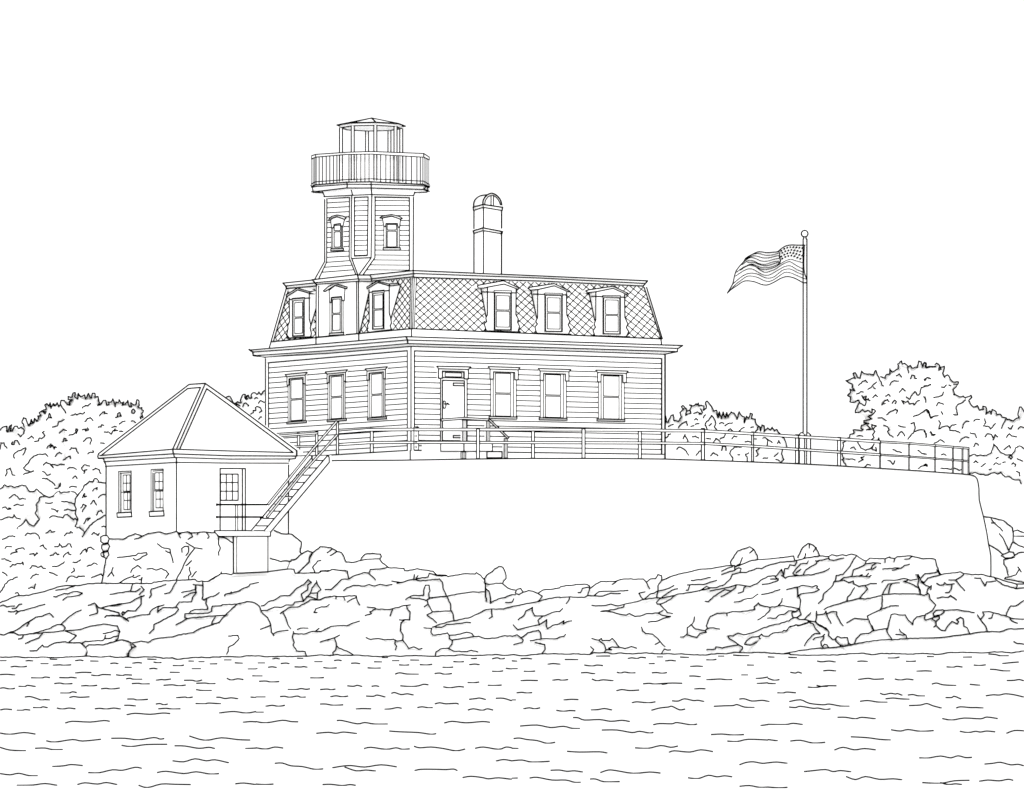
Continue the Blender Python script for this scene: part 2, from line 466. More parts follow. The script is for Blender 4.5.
# front door
D = R.off(.06); mb = MB()
mb.slab(R, [(440.3, 370), (467, 370.8), (467, 441.6), (440.3, 441.2)], .1, .9, off=.06)
door = mb.build('door', house)
mb = MB(); mb.slab(R, [(442.4, 380.4), (464.3, 380.9), (464.3, 440.9), (442.4, 440.5)], .03, 1, off=.08); mb.build('door_leaf', door)
mb = MB(); mb.slab(R, [(436.6, 366.2), (470.8, 366.9), (468.3, 369.4), (438.6, 368.7)], .3, 1, off=.2)
mb.slab(R, [(438.4, 368.6), (468.4, 369.3), (468.1, 378.9), (464.1, 378.8), (464.1, 371.8), (442.2, 371.2), (442.2, 378.3), (438.4, 378.2)], .2, 1, off=.12); mb.build('hood', door)
mb = MB(); mb.slab(R, [(442.4, 371.5), (463.6, 372.1), (463.6, 378.0), (442.4, 377.5)], .03, .9, off=.085); mb.slab(R, [(445.1, 372.8), (461.5, 373.2), (461.5, 376.9), (445.1, 376.5)], .02, .7, off=.095); mb.build('transom', door)
for a, b in ((383.1, 385.6), (435.4, 437.6)):
    mb = MB(); mb.slab(R, [(453.2, a), (464 if a < 400 else 462.2, a + .15), (464 if a < 400 else 462.2, b + .15), (453.2, b)], .03, 1, off=.11); mb.build('hinge', door)
mb = MB(); Dp = R.off(.12)
mb.line(Dp, [(444.5 + 1.5 * math.cos(t * .5236), 404.7 + 3.9 * math.sin(t * .5236)) for t in range(12)], .8, closed=True);  mb.line(Dp, [(444.5, 403.9), (448.4, 403.9)], 1.0); mb.line(Dp, [(447.5, 403.2), (449.2, 404.6)], 1.1)
mb.build('handle', door)

# ------------------------------------------------------------------ dormers
def dormer(pl, tl, s, win, lab=None):
    """s: dict of tile strokes; front wall stands upright at the foot of the mansard face"""
    C = lambda t: tile(*tl, t)[0]
    f = MB(); foot = s['front']; fr = C(foot)
    zc = pl
    f.slab(zc, fr, .75, 0, off=s.get('off', .02))
    for t in s['lines']: f.line(zc, C(t), 1.0, off=s.get('off', .02) + .015)
    d = f.build('dormer', house)
    r = MB(); r.slab(zc, C(s['roof']), .4, 1.0, off=s.get('off', .02) + .05)
    if 'side' in s:
        q = C(s['side']); fo = s.get('off', .02) + .05; M_ = MR if pl is R else ML
        pp = [zc.off(fo).at(*q[0]), M_.off(.05).at(*q[1]), M_.off(.05).at(*q[2]), zc.off(fo).at(*q[3])]
        r.poly(pp); r.tube([CAM + (p - CAM) * .9988 for p in pp], .9, closed=True)
    r.build('dormer_roof', d)
    ck = MB(); q = C(s['cheek']); fo = s.get('off', .02)
    bk_ = Vv if pl is R else U
    ln_ = []
    for px, py in (q[0], q[1]):
        p = zc.off(fo).at(px, py); lean = LM * (p.z - z_m) / (z_t - z_m)
        ln_.append((p, p + bk_ * max(.03, lean + fo - .01)))
    pts = [ln_[0][0], ln_[1][0], ln_[1][1], ln_[0][1]]
    sh = (U if pl is R else Vv) * -.012
    ck.poly([p + sh for p in pts]); ck.tube([CAM + (p - CAM) * .9990 for p in (zc.off(fo + .02).at(*q[2]), pts[3])], 1.0); ck.build('cheek', d)
    for t in s.get('extra', []):
        pass
    x0, x1, px0, px1, yt, yb, pt, pb, rl, st = win
    k = (tl[2] - tl[0]) / tl[4]; X = lambda v: tl[0] + v * k; Y = lambda v: tl[1] + v * k
    o2 = .9 / k
    window(d, zc, X((x0 + x1) / 2), (X(x0), X(x1)), (X(x0 + o2 * 1.1), X(x1 - o2 * 1.1), X(px0), X(px1)), (Y(pt), Y(pb)), Y(yt + o2 * 1.0), Y(yb), Y(rl), None, st, st * .8, None, off=fo + .03)
    return d
foot_r = '640,200 640,400 628,425 635,450 615,465 630,512 880,522 865,515 875,485 860,455 865,430 848,400 850,208 757,170'
dormer(R, T1, dict(front=foot_r, lines=['640,200 640,400 628,425 635,450 615,465 630,510 618,519 880,526', '850,208 848,400 865,430 860,455 875,485 865,515 880,526', '602,233 850,241'],
       roof='565,190 575,184 755,152 870,205 862,214 760,176 640,198 612,205 572,205', cheek='640,200 640,400 628,410 592,207'),
       (687, 815, 705, 798, 236, 512, 262, 490, 370, .02))
dormer(R, T2, dict(front='107,122 107,285 95,310 105,325 90,345 100,380 305,384 295,378 305,355 290,330 300,310 282,270 280,132 205,97', lines=['107,122 107,285 95,310 105,325 90,345 100,378 90,380 308,387', '280,135 282,270 300,310 290,330 305,355 295,380', '80,145 283,150'],
       roof='47,110 60,104 205,82 301,127 291,132 205,95 110,117 62,121', cheek='107,122 107,285 100,288 72,125'),
       (148, 255, 165, 240, 149, 371, 168, 355, 257, .02))
dormer(R, T2, dict(front='457,135 457,300 447,325 455,345 440,365 450,394 660,402 645,393 655,370 640,345 650,325 632,285 630,146 560,110', lines=['457,135 457,300 447,325 455,345 440,365 450,392 438,395 662,402', '630,148 632,285 650,325 640,345 655,370 643,396', '430,158 630,164'],
       roof='395,126 410,120 560,98 650,140 642,147 560,110 462,130 408,136', cheek='457,135 457,300 450,303 424,140'),
       (498, 605, 515, 590, 163, 386, 181, 371, 271, .02))
dormer(L, T3, dict(front='350,300 352,490 338,520 340,545 330,590 345,612 520,604 525,580 515,540 520,510 508,470 510,265 415,235', lines=['350,300 352,490 338,520 340,545 330,590 345,612 330,618 525,607', '508,268 508,470 520,510 515,540 525,580 520,602', '350,313 512,300'],
       roof='330,290 328,275 415,222 514,250 514,264 418,236', side='514,250 560,243 560,268 514,264', cheek='508,268 508,470 522,515 560,340 560,262'),
       (375, 472, 395, 455, 312, 601, 336, 580, 455, -.08))
dormer(L, T4, dict(front='348,235 350,490 335,515 340,540 332,556 345,572 522,550 515,520 525,500 520,460 508,420 510,205 420,182', lines=['348,235 350,490 335,515 340,540 330,552 345,572', '330,574 528,550', '508,208 508,420 520,460 525,500 515,520 525,550', '350,256 510,241'],
       roof='335,228 332,214 415,166 512,190 512,205 420,178', side='512,188 580,186 595,196 512,205', cheek='508,205 508,420 520,470 572,240 580,206'),
       (375, 470, 392, 458, 254, 546, 277, 524, 391, -.08))
mb = MB()
# bay window
C4 = lambda t: tile(*T4, t)[0]
window(ba, LB, 336.6, (330.1, 343.4), (332, 341.6, 333, 340.2), (299.2, 330.2), 297.6, 333, 313.8, (329.4, 344, 332.9, 335), -.06, -.06,
       ('poly', C4('-12,245 25,212 78,186 178,214 174,228 80,200 2,250'), C4('35,240 80,202 160,226 154,322 138,320 133,288 52,296 50,334 38,336')), off=.05)
# ------------------------------------------------------------------ tower
G1 = (300, 110, 440, 218, 1024, 790); G2 = (300, 180, 440, 288, 1024, 790)
TL = L.off(.05)
Aa = TL.at(352, 225)
cd = (U - Vv).normalized(); lo, hi = 0.0, 3.0
for _ in range(40):
    c = (lo + hi) / 2; p = Aa + cd * c
    x = 512 + F * p.x / p.y
    if x < 371.2: lo = c
    else: hi = c
Bb = Aa + cd * c
TC = Plane(Aa, (NR + NL)); TR = Plane(Bb, NR)
LW_T = (TL.at(324.6, 225) - Aa).dot(Vv); RW_T = (TR.at(413.8, 225) - Bb).dot(U); c0 = c / math.sqrt(2)
def towprism(z0, z1, grow=0.0):
    # chamfered square in plan
    g = grow
    o = Vector((Aa.x, Aa.y, 0)) + Vv * (-c0)          # square corner
    W = max(RW_T + c0, LW_T + c0)
    def P(u, v, z): q = o + U * u + Vv * v; q.z = z; return q
    W2 = W + c0
    def ringz(z): return [P(-g, c0 - g * .4, z), P(c0 - g * .4, -g, z), P(W2 - c0 + g * .4, -g, z), P(W2 + g, c0 - g * .4, z), P(W2 + g, W2 - c0 + g * .4, z), P(W2 - c0 + g * .4, W2 + g, z), P(c0 - g * .4, W2 + g, z), P(-g, W2 - c0 + g * .4, z)]
    return ringz(z0), ringz(z1)
zT1 = TL.at(352, 190).z; zT0 = z_t - .2
tw = MB(); tw.prism(*towprism(zT0, zT1, -.06))
t2 = lambda t: tile(*G2, t)[0]
# faces
tw.slab(TL, t2('180,120 375,105 372,565 420,690 110,725 185,598'), .2, 0)
tw.slab(TC, t2('375,105 525,105 520,570 435,690 375,570'), .2, 0)
tw.slab(TR, t2('525,105 830,110 830,662 435,690 520,570'), .2, 0)
for t, w in (('180,115 180,597 110,722', 1), ('197,135 195,600 138,720', 1), ('362,130 360,570 408,690', 1), ('375,70 378,118 375,565 422,690', 1), ('195,136 362,128', .9)): tw.line(TL, t2(t), w)
for t, w in (('398,126 398,556 492,552 498,126', 1), ('398,128 498,124', 1), ('382,574 520,568', 1)): tw.line(TC, t2(t), w)
for t, w in (('523,60 525,105 520,570 435,688', 1), ('550,125 548,568 465,688', 1), ('550,125 800,130 800,662', 1), ('830,110 828,662', 1), ('545,124 550,124', .8)): tw.line(TR, t2(t), w)
for k in range(17):
    yl = 168 + 36.2 * k
    if yl < 590: tw.line(TL, t2(f'196,{yl} 361,{yl - 10}'), .72)
    elif yl < 700: tw.line(TL, t2(f'{196 - (yl - 590) * .45},{yl} {361 + max(0, yl - 590) * .42},{yl - 12 - (yl - 590) * .08}'), .72)
    yc = 150 + 36.2 * k
    if yc < 550: tw.line(TC, t2(f'400,{yc + 4} 496,{yc}'), .72)
    yr = 150 + 36.2 * k
    if yr < 690:
        x0 = 552 if yr < 565 else 552 - (yr - 565) * .68
        tw.line(TR, t2(f'{x0},{yr} 798,{yr + 2}'), .72)
tower = tw.build('tower', house)
window(tower, TL, 337.5, (331.6, 343), (333, 341.8, 334.6, 340.6), (225.4, 247.0), 224.0, 249, 231.2, (331, 343.7, 248.6, 250.6), -.06, -.04,
       ('poly', t2('208,296 232,266 270,256 310,263 340,274 328,288 270,268 236,278 222,296'), t2('225,285 270,270 328,284 316,335 302,338 298,318 250,325 246,350 232,350')), off=.05)
window(tower, TR, 391.5, (383.7, 399.5), (386, 397.6, 387.2, 396.2), (224.6, 246.8), 223.4, 249, 230.6, (383, 400.2, 247.8, 250), .0, .0,
       ('poly', t2('583,276 608,262 670,252 725,266 748,280 735,286 670,264 612,274 600,280'), t2('602,278 670,266 734,284 728,345 715,345 712,318 628,318 625,340 612,340')), off=.05)

# gallery
GLp = TL.off(.45); GRp = TR.off(.45)
V0 = GLp.at(315.7, 184); V1 = GLp.at(346.5, 184); V2 = GRp.at(371.2, 184); V3 = GRp.at(423.7, 184)
vy = [V0.y + .45, V0.y, V1.y, V2.y, V3.y, V3.y + .78]; vx = [311.6, 315.7, 346.5, 371.2, 423.7, 429.2]
gy = lambda px, py=0: interp(list(zip(vx, vy)), px)
GAL = Depth(gy)
ctr = Vector((0, 0, 0)); o = Vector((Aa.x, Aa.y, 0)) - Vv * c0; W2 = max(RW_T, LW_T) + 2 * c0
ctr = o + U * (W2 / 2) + Vv * (W2 / 2)
def galring(z, k=1.0):
    f = [at(a, 184, b) for a, b in zip(vx, vy)]
    back = [2 * ctr - f[1], 2 * ctr - f[2], 2 * ctr - f[3], 2 * ctr - f[4]]
    pts = f + back
    return [Vector(((p.x - ctr.x) * k + ctr.x, (p.y - ctr.y) * k + ctr.y, z)) for p in pts]
zz = lambda y: at(346.5, y, V1.y).z
gal = MB(); gal.prism(galring(zz(180.6)), galring(zz(184.6))); gal.prism(galring(zz(184.61), .985), galring(zz(188), .985))
gal.prism(galring(zz(188.01), .93), [v + (ctr - v).normalized() * 0 for v in galring(zz(188.3), .80)])
# neck
a_, b_ = towprism(TL.at(352, 196.2).z, zz(188.2), .0)
a2, b2 = towprism(0, zz(188.2), .16)
gal.prism(a_, b2)
def gl(ys, w, d=.03): gal.tube([at(x, y, q - d) for x, y, q in zip(vx, ys, vy)], w)
gl([186.5, 184.8, 182.2, 181.8, 184.5, 186.7], 1.1); gl([187.3, 186.6, 184.3, 184.4, 186, 187.8], .9); gl([191.8, 191.6, 188.0, 188.0, 189.4, 191.4], 1.1)
t1 = lambda t: tile(*G1, t)[0]
for t in ('80,552 92,570 95,602 170,606', '340,525 346,545 344,568', '520,522 521,572', '895,540 925,560 905,578 940,592', '950,556 930,562 938,590 925,602 836,604', '165,600 180,632', '840,600 830,628'): gal.line(GAL, t1(t), 1.0, .04)
for t in ('175,634 375,624 520,618', ): gal.line(GAL, t1(t), .9, .06)
gal.line(GAL, t1('520,618 830,626'), .9, .06); gal.line(GAL, t1('375,585 385,625'), 1, .06); gal.line(GAL, t1('521,572 525,622'), 1, .06)
gallery = gal.build('gallery', house)
rl = MB()
def rb(yt, yb, w=.9):
    top = [at(x, y, q - .04) for x, y, q in zip(vx, yt, vy)]; bot = [at(x, y, q - .04) for x, y, q in zip(vx, yb, vy)]
    for i in range(5):
        a, b, c_, d_ = top[i], top[i + 1], bot[i + 1], bot[i]
        bk = [p + (Vector((ctr.x, ctr.y, p.z)) - p).normalized() * .06 for p in (a, b, c_, d_)]
        rl.prism([a, b, c_, d_], bk)
    up = Vector((0, -.012, 0))
    rl.tube([p + up for p in top], w); rl.tube([p + up for p in bot], w)
    rl.tube([top[0] + up, bot[0] + up], w); rl.tube([top[-1] + up, bot[-1] + up], w)
rb([155.8, 154.4, 152.3, 151.5, 153.5, 157.1], [159, 157.2, 154.5, 154.1, 157.2, 159.8])
rl.tube([at(x, y, q - .05) for x, y, q in zip(vx, [183.8, 181.8, 179.6, 178.8, 181.2, 184.4], vy)], .9)
rl.tube([at(315.7, 154.4, V0.y - .05), at(315.7, 157.3, V0.y - .05)], .9); rl.tube([at(423.7, 153.5, V3.y - .05), at(423.7, 157.3, V3.y - .05)], .9)
rl.build('gallery_rail', gallery)
ytop = lambda x: interp(list(zip(vx, [159, 157.2, 154.5, 154.1, 157.2, 159.8])), x)
ybot = lambda x: interp(list(zip(vx, [186, 184.5, 181.8, 181.5, 184.2, 186.5])), x)
for px in (83, 95, 104, 112, 120, 140, 164, 192, 218, 245, 270, 358, 415, 445, 475, 505, 590, 628, 660, 722, 775, 815, 855, 880, 897, 908, 920, 930, 942):
    x = 300 + px / 7.314; b = MB()
    b.bar([at(x, ytop(x), gy(x)), at(x, ybot(x), gy(x))], .5, 0); b.tube([at(x, ytop(x), gy(x) - .02), at(x, ybot(x), gy(x) - .03)], .8 if 125 < px < 890 else .55)
    b.build('baluster', gallery)

# lantern room
lc = Vector((ctr.x, ctr.y, 0)); ax = 512 + F * lc.x / lc.y
lc.x += (371.2 - ax) * lc.y / F
RL = 31.2 * lc.y / F
ang = [-100 + 45 * k for k in range(8)]
def lp(a, r, y_px):
    v = Vector((lc.x + r * math.cos(math.radians(a + 19.5 - .0)), lc.y + r * math.sin(math.radians(a + 19.5)), 0))
    v.z = at(371.2, y_px, lc.y).z; return v
# vertices sit at plan angles -80.5 + 45k (facing the camera is -90)
zl0, zl1, zl2 = 183.0, 128.2, 125.6
lan = MB()
for k in range(8):
    a = -100 + 45 * k; b = a + 45
    q0, q1 = lp(a, RL, zl1), lp(b, RL, zl1); q2, q3 = lp(b, RL, zl2), lp(a, RL, zl2)
    sc = .93
    inn = [lp(a, RL * sc, zl1), lp(b, RL * sc, zl1), lp(b, RL * sc, zl2), lp(a, RL * sc, zl2)]
    lan.prism([q0, q1, q2, q3], inn)
    lan.tube([q0, q1], .8); 
    lan.tube([inn[0], inn[1]], .6)
lantern = lan.build('lantern_room', house)
for k in range(8):
    a = -100 + 45 * k
    pa = (a + 19.5) % 360
    if abs(pa - 234.5) < 12 and False: continue
    if 140 < pa < 150: continue
    m = MB(); m.bar([lp(a, RL * .975, zl0), lp(a, RL * .975, zl1)], 2.9, 1.0, caps=False); m.build('lantern_post', lantern)
    b = a + 45
    g = MB(); g.add([lp(a, RL * .94, 154.4), lp(b, RL * .94, 154.4), lp(b, RL * .94, zl1), lp(a, RL * .94, zl1)], [[0, 1, 2, 3]], 2); g.build('glass_pane', lantern)
bs = MB(); bs.prism([lp(-100 + 45 * k, RL * .95, 184) for k in range(8)], [lp(-100 + 45 * k, RL * .95, 154.5) for k in range(8)]); bs.build('lantern_base', lantern)
rf = MB(); apex = Vector((lc.x + .02, lc.y, at(371.2, 118.2, lc.y).z))
ev = [lp(-100 + 45 * k, RL * 1.1, zl2) for k in range(8)]
for k in range(8): rf.poly([ev[k], ev[(k + 1) % 8], apex])
rf.poly(ev[::-1])
for k in range(8):
    rf.tube([CAM + (q - CAM) * .9995 for q in (ev[k], ev[(k + 1) % 8])], 1.2)
    if math.sin(math.radians(-80.5 + 45 * k)) < 0.25: rf.tube([CAM + (q - CAM) * .9995 for q in (ev[k], apex)], 1.2)
rf.build('lantern_roof', lantern)

# ------------------------------------------------------------------ chimney
CH = (450, 180, 530, 280, 633, 791); ch = lambda t: tile(*CH, t)[0]
cp = P0 + U * 5.0 + Vv * 5.0
pc = at(483.5, 250, cp.y); CR = Plane(pc, NR); CL = Plane(pc, NL)
cu = (CR.at(501.6, 250) - pc).dot(U); cv = (CL.at(474, 250) - pc).dot(Vv)
def crect(z, e=0.0):
    o = Vector((pc.x, pc.y, z)); return [o - U * e - Vv * e, o + U * (cu + e) - Vv * e, o + U * (cu + e) + Vv * (cv + e), o - U * e + Vv * (cv + e)]
zc = lambda y: at(483.5, y, cp.y).z
mb = MB(); mb.prism(crect(zc(285)), crect(zc(206)))
mb.line(CR, ch('265,215 265,740'), 1); mb.line(CR, ch('408,240 407,746'), 1.2); mb.line(CL, ch('190,240 190,738'), 1.2)
chim = mb.build('chimney', house)
for y0, y1, ta, tb in ((228, 231.2, '183,402 262,378', '190,421 262,400'), (204.7, 207.4, '183,215 262,193', '186,240 262,216')):
    m = MB(); m.prism(crect(zc(y1), .04), crect(zc(y0), .04))
    e = .05; cl, cr = CL.off(e), CR.off(e)
    m.line(cl, ch(ta), 1.1); m.line(cl, ch(tb), .9)
    if y0 > 220: m.line(cr, ch('262,378 416,408 411,425'), 1.1); m.line(cr, ch('262,400 411,425'), .9); m.line(cl, ch('183,402 188,424'), 1.1)
    else: m.line(cr, ch('262,193 417,216 412,242'), 1.1); m.line(cr, ch('262,216 412,241'), .9); m.line(cl, ch('183,214 186,241'), 1.1)
    m.line(cr, ch('262,378 262,400') if y0 > 220 else ch('262,193 262,216'), .8)
    m.build('chimney_band', chim)
arch = [pt for pt in ch('258,192 260,165 272,140 290,120 315,107 335,106 360,117 385,140 402,170 410,214')]
m = MB(); fr = [CR.at(*p) for p in smooth_stroke(arch, 3)]
m.prism(fr, [p + Vv * cv for p in fr])
dn = NR * .015
m.tube([p + dn for p in fr], 1.2)
m.line(CR, smooth_stroke(ch('275,196 280,165 300,135 325,122 345,123 370,142 392,175 400,207'), 2), .9, .015)
m.line(CR, ch('325,122 325,200'), .9, .015); m.line(CR, ch('345,124 345,204'), .9, .015)
m.line(CL, smooth_stroke(ch('187,215 188,180 205,148 240,125 292,117'), 3), 1.1, .06)
m.build('chimney_hood', chim)
# ------------------------------------------------------------------ boat house (hut)
H0 = at(176.2, 500, 159.0); HR = Plane(H0, NR); HL = Plane(H0, NL)
hu = (HR.at(288.6, 500) - H0).dot(U); hv = (HL.at(106.0, 500) - H0).dot(Vv)
hz0 = at(176, 545, 159).z; hz1 = HL.at(176.2, 452).z
hut = thing('hut', H0 + U * hu / 2 + Vv * hv / 2 - Vector((0, 0, H0.z - hz0)), 'small square white hut with plain hipped roof beside the outdoor stairs, left of the lighthouse', 'hut')
def hrect(z, e=0.0):
    o = Vector((H0.x, H0.y, z)); return [o - U * e - Vv * e, o + U * (hu + e) - Vv * e, o + U * (hu + e) + Vv * (hv + e), o - U * e + Vv * (hv + e)]
mb = MB(); mb.prism(hrect(hz0), hrect(hz1))
mb.line(HL, [(176.4, 462.5), (176.4, 533)], 1.0, .03); mb.line(HL, [(106, 466.5), (106, 536.5)], 1.1, .02); mb.line(HR, [(288.6, 463), (288.6, 534)], 1.0, .02)
mb.build('wall', hut)
HT1 = (90, 370, 230, 478, 1024, 790); HT2 = (200, 400, 350, 516, 1023, 791); HT3 = (95, 440, 215, 540, 949, 791); HT4 = (200, 460, 320, 590, 730, 791)
h1 = lambda t: tile(*HT1, t)[0]; h2 = lambda t: tile(*HT2, t)[0]; h3 = lambda t: tile(*HT3, t)[0]; h4 = lambda t: tile(*HT4, t)[0]
ze = HL.off(.33).at(172.7, 449.3).z; ze2 = HL.off(.33).at(173.5, 454.2).z; ze3 = HL.off(.18).at(174.5, 457.8).z; ze4 = HL.off(.1).at(176.2, 462.4).z
E4 = hrect(ze, .33)
a1 = at(205.5, 383.1, 161.7); a2 = a1 + Vv * 1.02
mb = MB(); rr = E4
mb.poly([rr[0], rr[3], a2, a1]); mb.poly([rr[0], rr[1], a1]); mb.poly([rr[1], rr[2], a2, a1]); mb.poly([rr[2], rr[3], a2]); mb.poly(rr[::-1])
PL_ = plane3(rr[0], rr[3], a1); PR_ = plane3(rr[0], rr[1], a1)
for t in ('62,612 725,105 843,97', '85,622 715,135 808,127 605,578', '843,98 632,580'): mb.line(PL_, h1(t), 1.05, .02)
mb.line(PR_, h1('854,136 656,580'), 1.05, .02); mb.line(PR_, h1('843,98 1023,225') + h2('660,345'), 1.05, .02); mb.line(PR_, h1('854,136 1023,260') + h2('635,357'), 1.05, .02)
mb.build('roof', hut)
mb = MB(); mb.prism(hrect(ze - .001, .335), hrect(ze2, .335)); mb.prism(hrect(ze2 - .001, .19), hrect(ze3, .19)); mb.prism(hrect(ze3 - .001, .11), hrect(ze4, .1))
A_, B_ = HL.off(.335), HR.off(.335)
mb.line(A_, h1('72,626 605,579'), 1, .02); mb.line(A_, h1('62,646 610,613'), 1, .02); mb.line(A_, h1('62,612 56,632 60,648 98,647'), 1.1, .02)
mb.line(B_, h1('605,579 1023,592') + h2('635,358'), 1, .02); mb.line(B_, h1('610,613 1023,627') + h2('655,382'), 1, .02); mb.line(B_, h2('660,346 660,378 655,384'), 1.4, .02)
mb.line(A_, h1('605,579 609,613'), 1.2, .02)
A_, B_ = HL.off(.19), HR.off(.19)
mb.line(A_, h1('100,671 622,640'), .9, .02); mb.line(A_, h1('98,648 104,668 112,680'), 1, .02); mb.line(B_, h1('622,640 1023,652') + h2('610,402'), .9, .02); mb.line(B_, h2('655,384 650,400 610,403 607,420'), 1, .02); mb.line(A_, h1('611,613 618,640'), 1, .02)
A_, B_ = HL.off(.1), HR.off(.1)
mb.line(A_, h1('112,705 632,676'), .9, .02); mb.line(A_, h1('104,672 114,690 118,708'), 1, .02); mb.line(B_, h1('632,676 1023,681') + h2('604,431'), .9, .02); mb.line(A_, h1('622,640 632,644 632,676'), 1, .02)
mb.build('eaves', hut)
for nm, o, i1, i2, mu, sl in (('window', '187,250 288,246 288,574 187,578', '224,278 278,276 278,404 224,405', '230,417 278,415 278,550 230,551', (250, 342, 478, 278), '175,577 290,571 293,606 178,612'),
                          ('window', '445,234 540,230 541,562 445,566', '476,260 538,258 538,392 476,393', '484,405 540,404 540,535 484,536', (507, 329, 468, 538), '430,567 545,561 548,600 433,605')):
    m = MB(); m.slab(HL, h3(o), .08, .8, off=.02)
    x = float(o.split(',')[0])
    m.line(HL, h3(f'{x+11},{258} {x+11},{568}'), .65, .03); m.line(HL, h3(f'{x+20},{262} {x+20},{566}'), .55, .03); m.line(HL, h3(f'{x+12},{264 if x < 300 else 246} {x+96},{258 if x < 300 else 240}'), .7, .03); m.line(HL, h3(f'{x+20},{415 if x<300 else 403} {x+95},{410 if x<300 else 400}'), .6, .03)
    w = m.build(nm, hut)
    for im, ym in ((i1, mu[1]), (i2, mu[2])):
        m = MB(); m.slab(HL, h3(im), .02, .7, off=.03); b0 = im.split()
        m.line(HL, h3(f"{mu[0] + (8 if im is i2 else 0)},{b0[0].split(',')[1]} {mu[0] + (8 if im is i2 else 0)},{b0[3].split(',')[1]}"), .75, .04)
        m.line(HL, h3(f"{b0[0].split(',')[0]},{ym} {mu[3]},{ym-1}"), .75, .04)
        m.build('pane', w)
    m = MB(); m.slab(HL, h3(sl), .2, 1.1, off=.14); m.build('sill', w)
m = MB(); m.slab(HR, h4('122,52 275,52 275,436 122,436'), .08, 1, off=.03); m.line(HR, h4('258,52 258,430'), 1, .045); hd = m.build('door', hut)
m = MB(); m.slab(HR, h4('124,86 231,86 231,245 124,245'), .02, 1, off=.05)
for t in ('160,86 160,245', '197,86 197,245', '124,137 231,137', '124,190 231,190'): m.line(HR, h4(t), .9, .06)
m.build('pane', hd)

# ------------------------------------------------------------------ landing, stairs
YP = 156.2
pf = Depth(lambda x, y: YP)
mb = MB(); mb.slab(pf, h4('85,430 430,430 428,464 115,464 95,445'), 1.9, 1.0)
land = thing('landing', at(243, 573, 157.2), 'flat landing slab on a square pier in front of the hut door', 'landing')
mb.build('platform', land)
mb = MB(); mb.slab(pf.off(-.35), h4('225,464 413,464 413,680 225,689'), 1.2, 0); mb.line(pf.off(-.35), h4('200,690 225,689 413,680'), 1.1, .05)
for t in ('223,464 223,690', '413,464 413,685', '201,464 201,690'): mb.line(pf.off(-.35), h4(t), .85, .02)
mb.line(pf.off(-.35), h4('205,464 205,690'), .6, .02); mb.slab(pf.off(-.4), h4('201,464 226,464 226,689 201,690'), 1.1, 0)
mb.build('pier', land)
mb = MB()
for y0, e in ((271.5, 408), (347, 385)):
    mb.bar([pf.off(.1).at(*p) for p in h4(f'100,{y0} {e},{y0}')], .9, .75)
    q = h4(f'104,{y0} 100,{y0}')
    mb.tube([pf.off(.12).at(*p) for p in q], 2.0)
mb.build('handrail', land)
mb = MB(); mb.bar([pf.off(.05).at(*p) for p in h4('222,271 222,690')], .1, 0); mb.bar([pf.off(.06).at(*p) for p in h4('223,271 223,430')], 2.4, .8)
mb.build('post', land)

stair = thing('staircase', at(262, 531, 156.3), 'steep straight flight of open steps climbing from the landing to the wall top', 'stairs')
sd = Depth(lambda x, y: 156.0 + 4.9 * (530.7 - y) / 75.5)
rd = Depth(lambda x, y: 156.0 + 4.9 * (x - 267) / 70.0)
mb = MB(); mb.slab(sd.off(.15), [(264.1, 530.9), (327.6, 455.4), (329.3, 457.2), (329.3, 462.3), (271, 531.8), (269.5, 530.9)], .12, 0)
for q in ([(264.1, 530.7), (327.6, 455.4)], [(327.6, 455.4), (329.2, 457.2), (329.3, 462.3)], [(270.7, 532), (329.3, 462.3)]): mb.line(sd.off(.15), q, 1.05, .02)
mb.build('stringer', stair)
mb = MB(); mb.slab(sd, [(251, 530.7), (312.9, 456.5), (315, 456.5), (253.4, 530.7)], .1, 0)
mb.line(sd, [(251, 530.7), (312.4, 456.8)], 1.05, .02); mb.line(sd, [(311.2, 455.6), (312.9, 461)], 1.0, .02); mb.build('stringer', stair)
for yy, xa, xb in ((460.4, 315.2, 323), (467.9, 304.8, 317.3), (475.1, 296, 310.7), (482.3, 290.2, 304.4), (489.4, 284.3, 298.5), (496.5, 278.4, 292.1), (504.4, 273.3, 286.5), (511.1, 268.2, 280), (518.4, 260, 274.8), (525.8, 255, 267.4)):
    m = MB(); y0 = sd.fn(0, yy)
    a, b = at(xa, yy, y0), at(xb, yy, y0); t = Vector((0, 0, -.03)); k = Vector((0, .22, 0))
    m.prism([a, b, b + t, a + t], [a + k, b + k, b + t + k, a + t + k]); m.tube([a + Vector((0, -.02, 0)), b + Vector((0, -.02, 0))], .9); m.build('tread', stair)
mb = MB(); mb.bar([rd.at(*p) for p in ((268, 504.6), (313, 448.8), (336.8, 421.4))], 2.0, .85, depth=.05); mb.build('handrail', stair)
mb = MB(); mb.bar([rd.at(*p) for p in ((267, 517.4), (303, 472.6), (337.2, 434.8))], 2.0, .85, depth=.05); mb.build('handrail', stair)
mb = MB(); mb.bar([rd.at(337.5, 421.3), rd.at(337.5, 454.5)], 2.2, .95, depth=.06); mb.build('newel_post', stair)

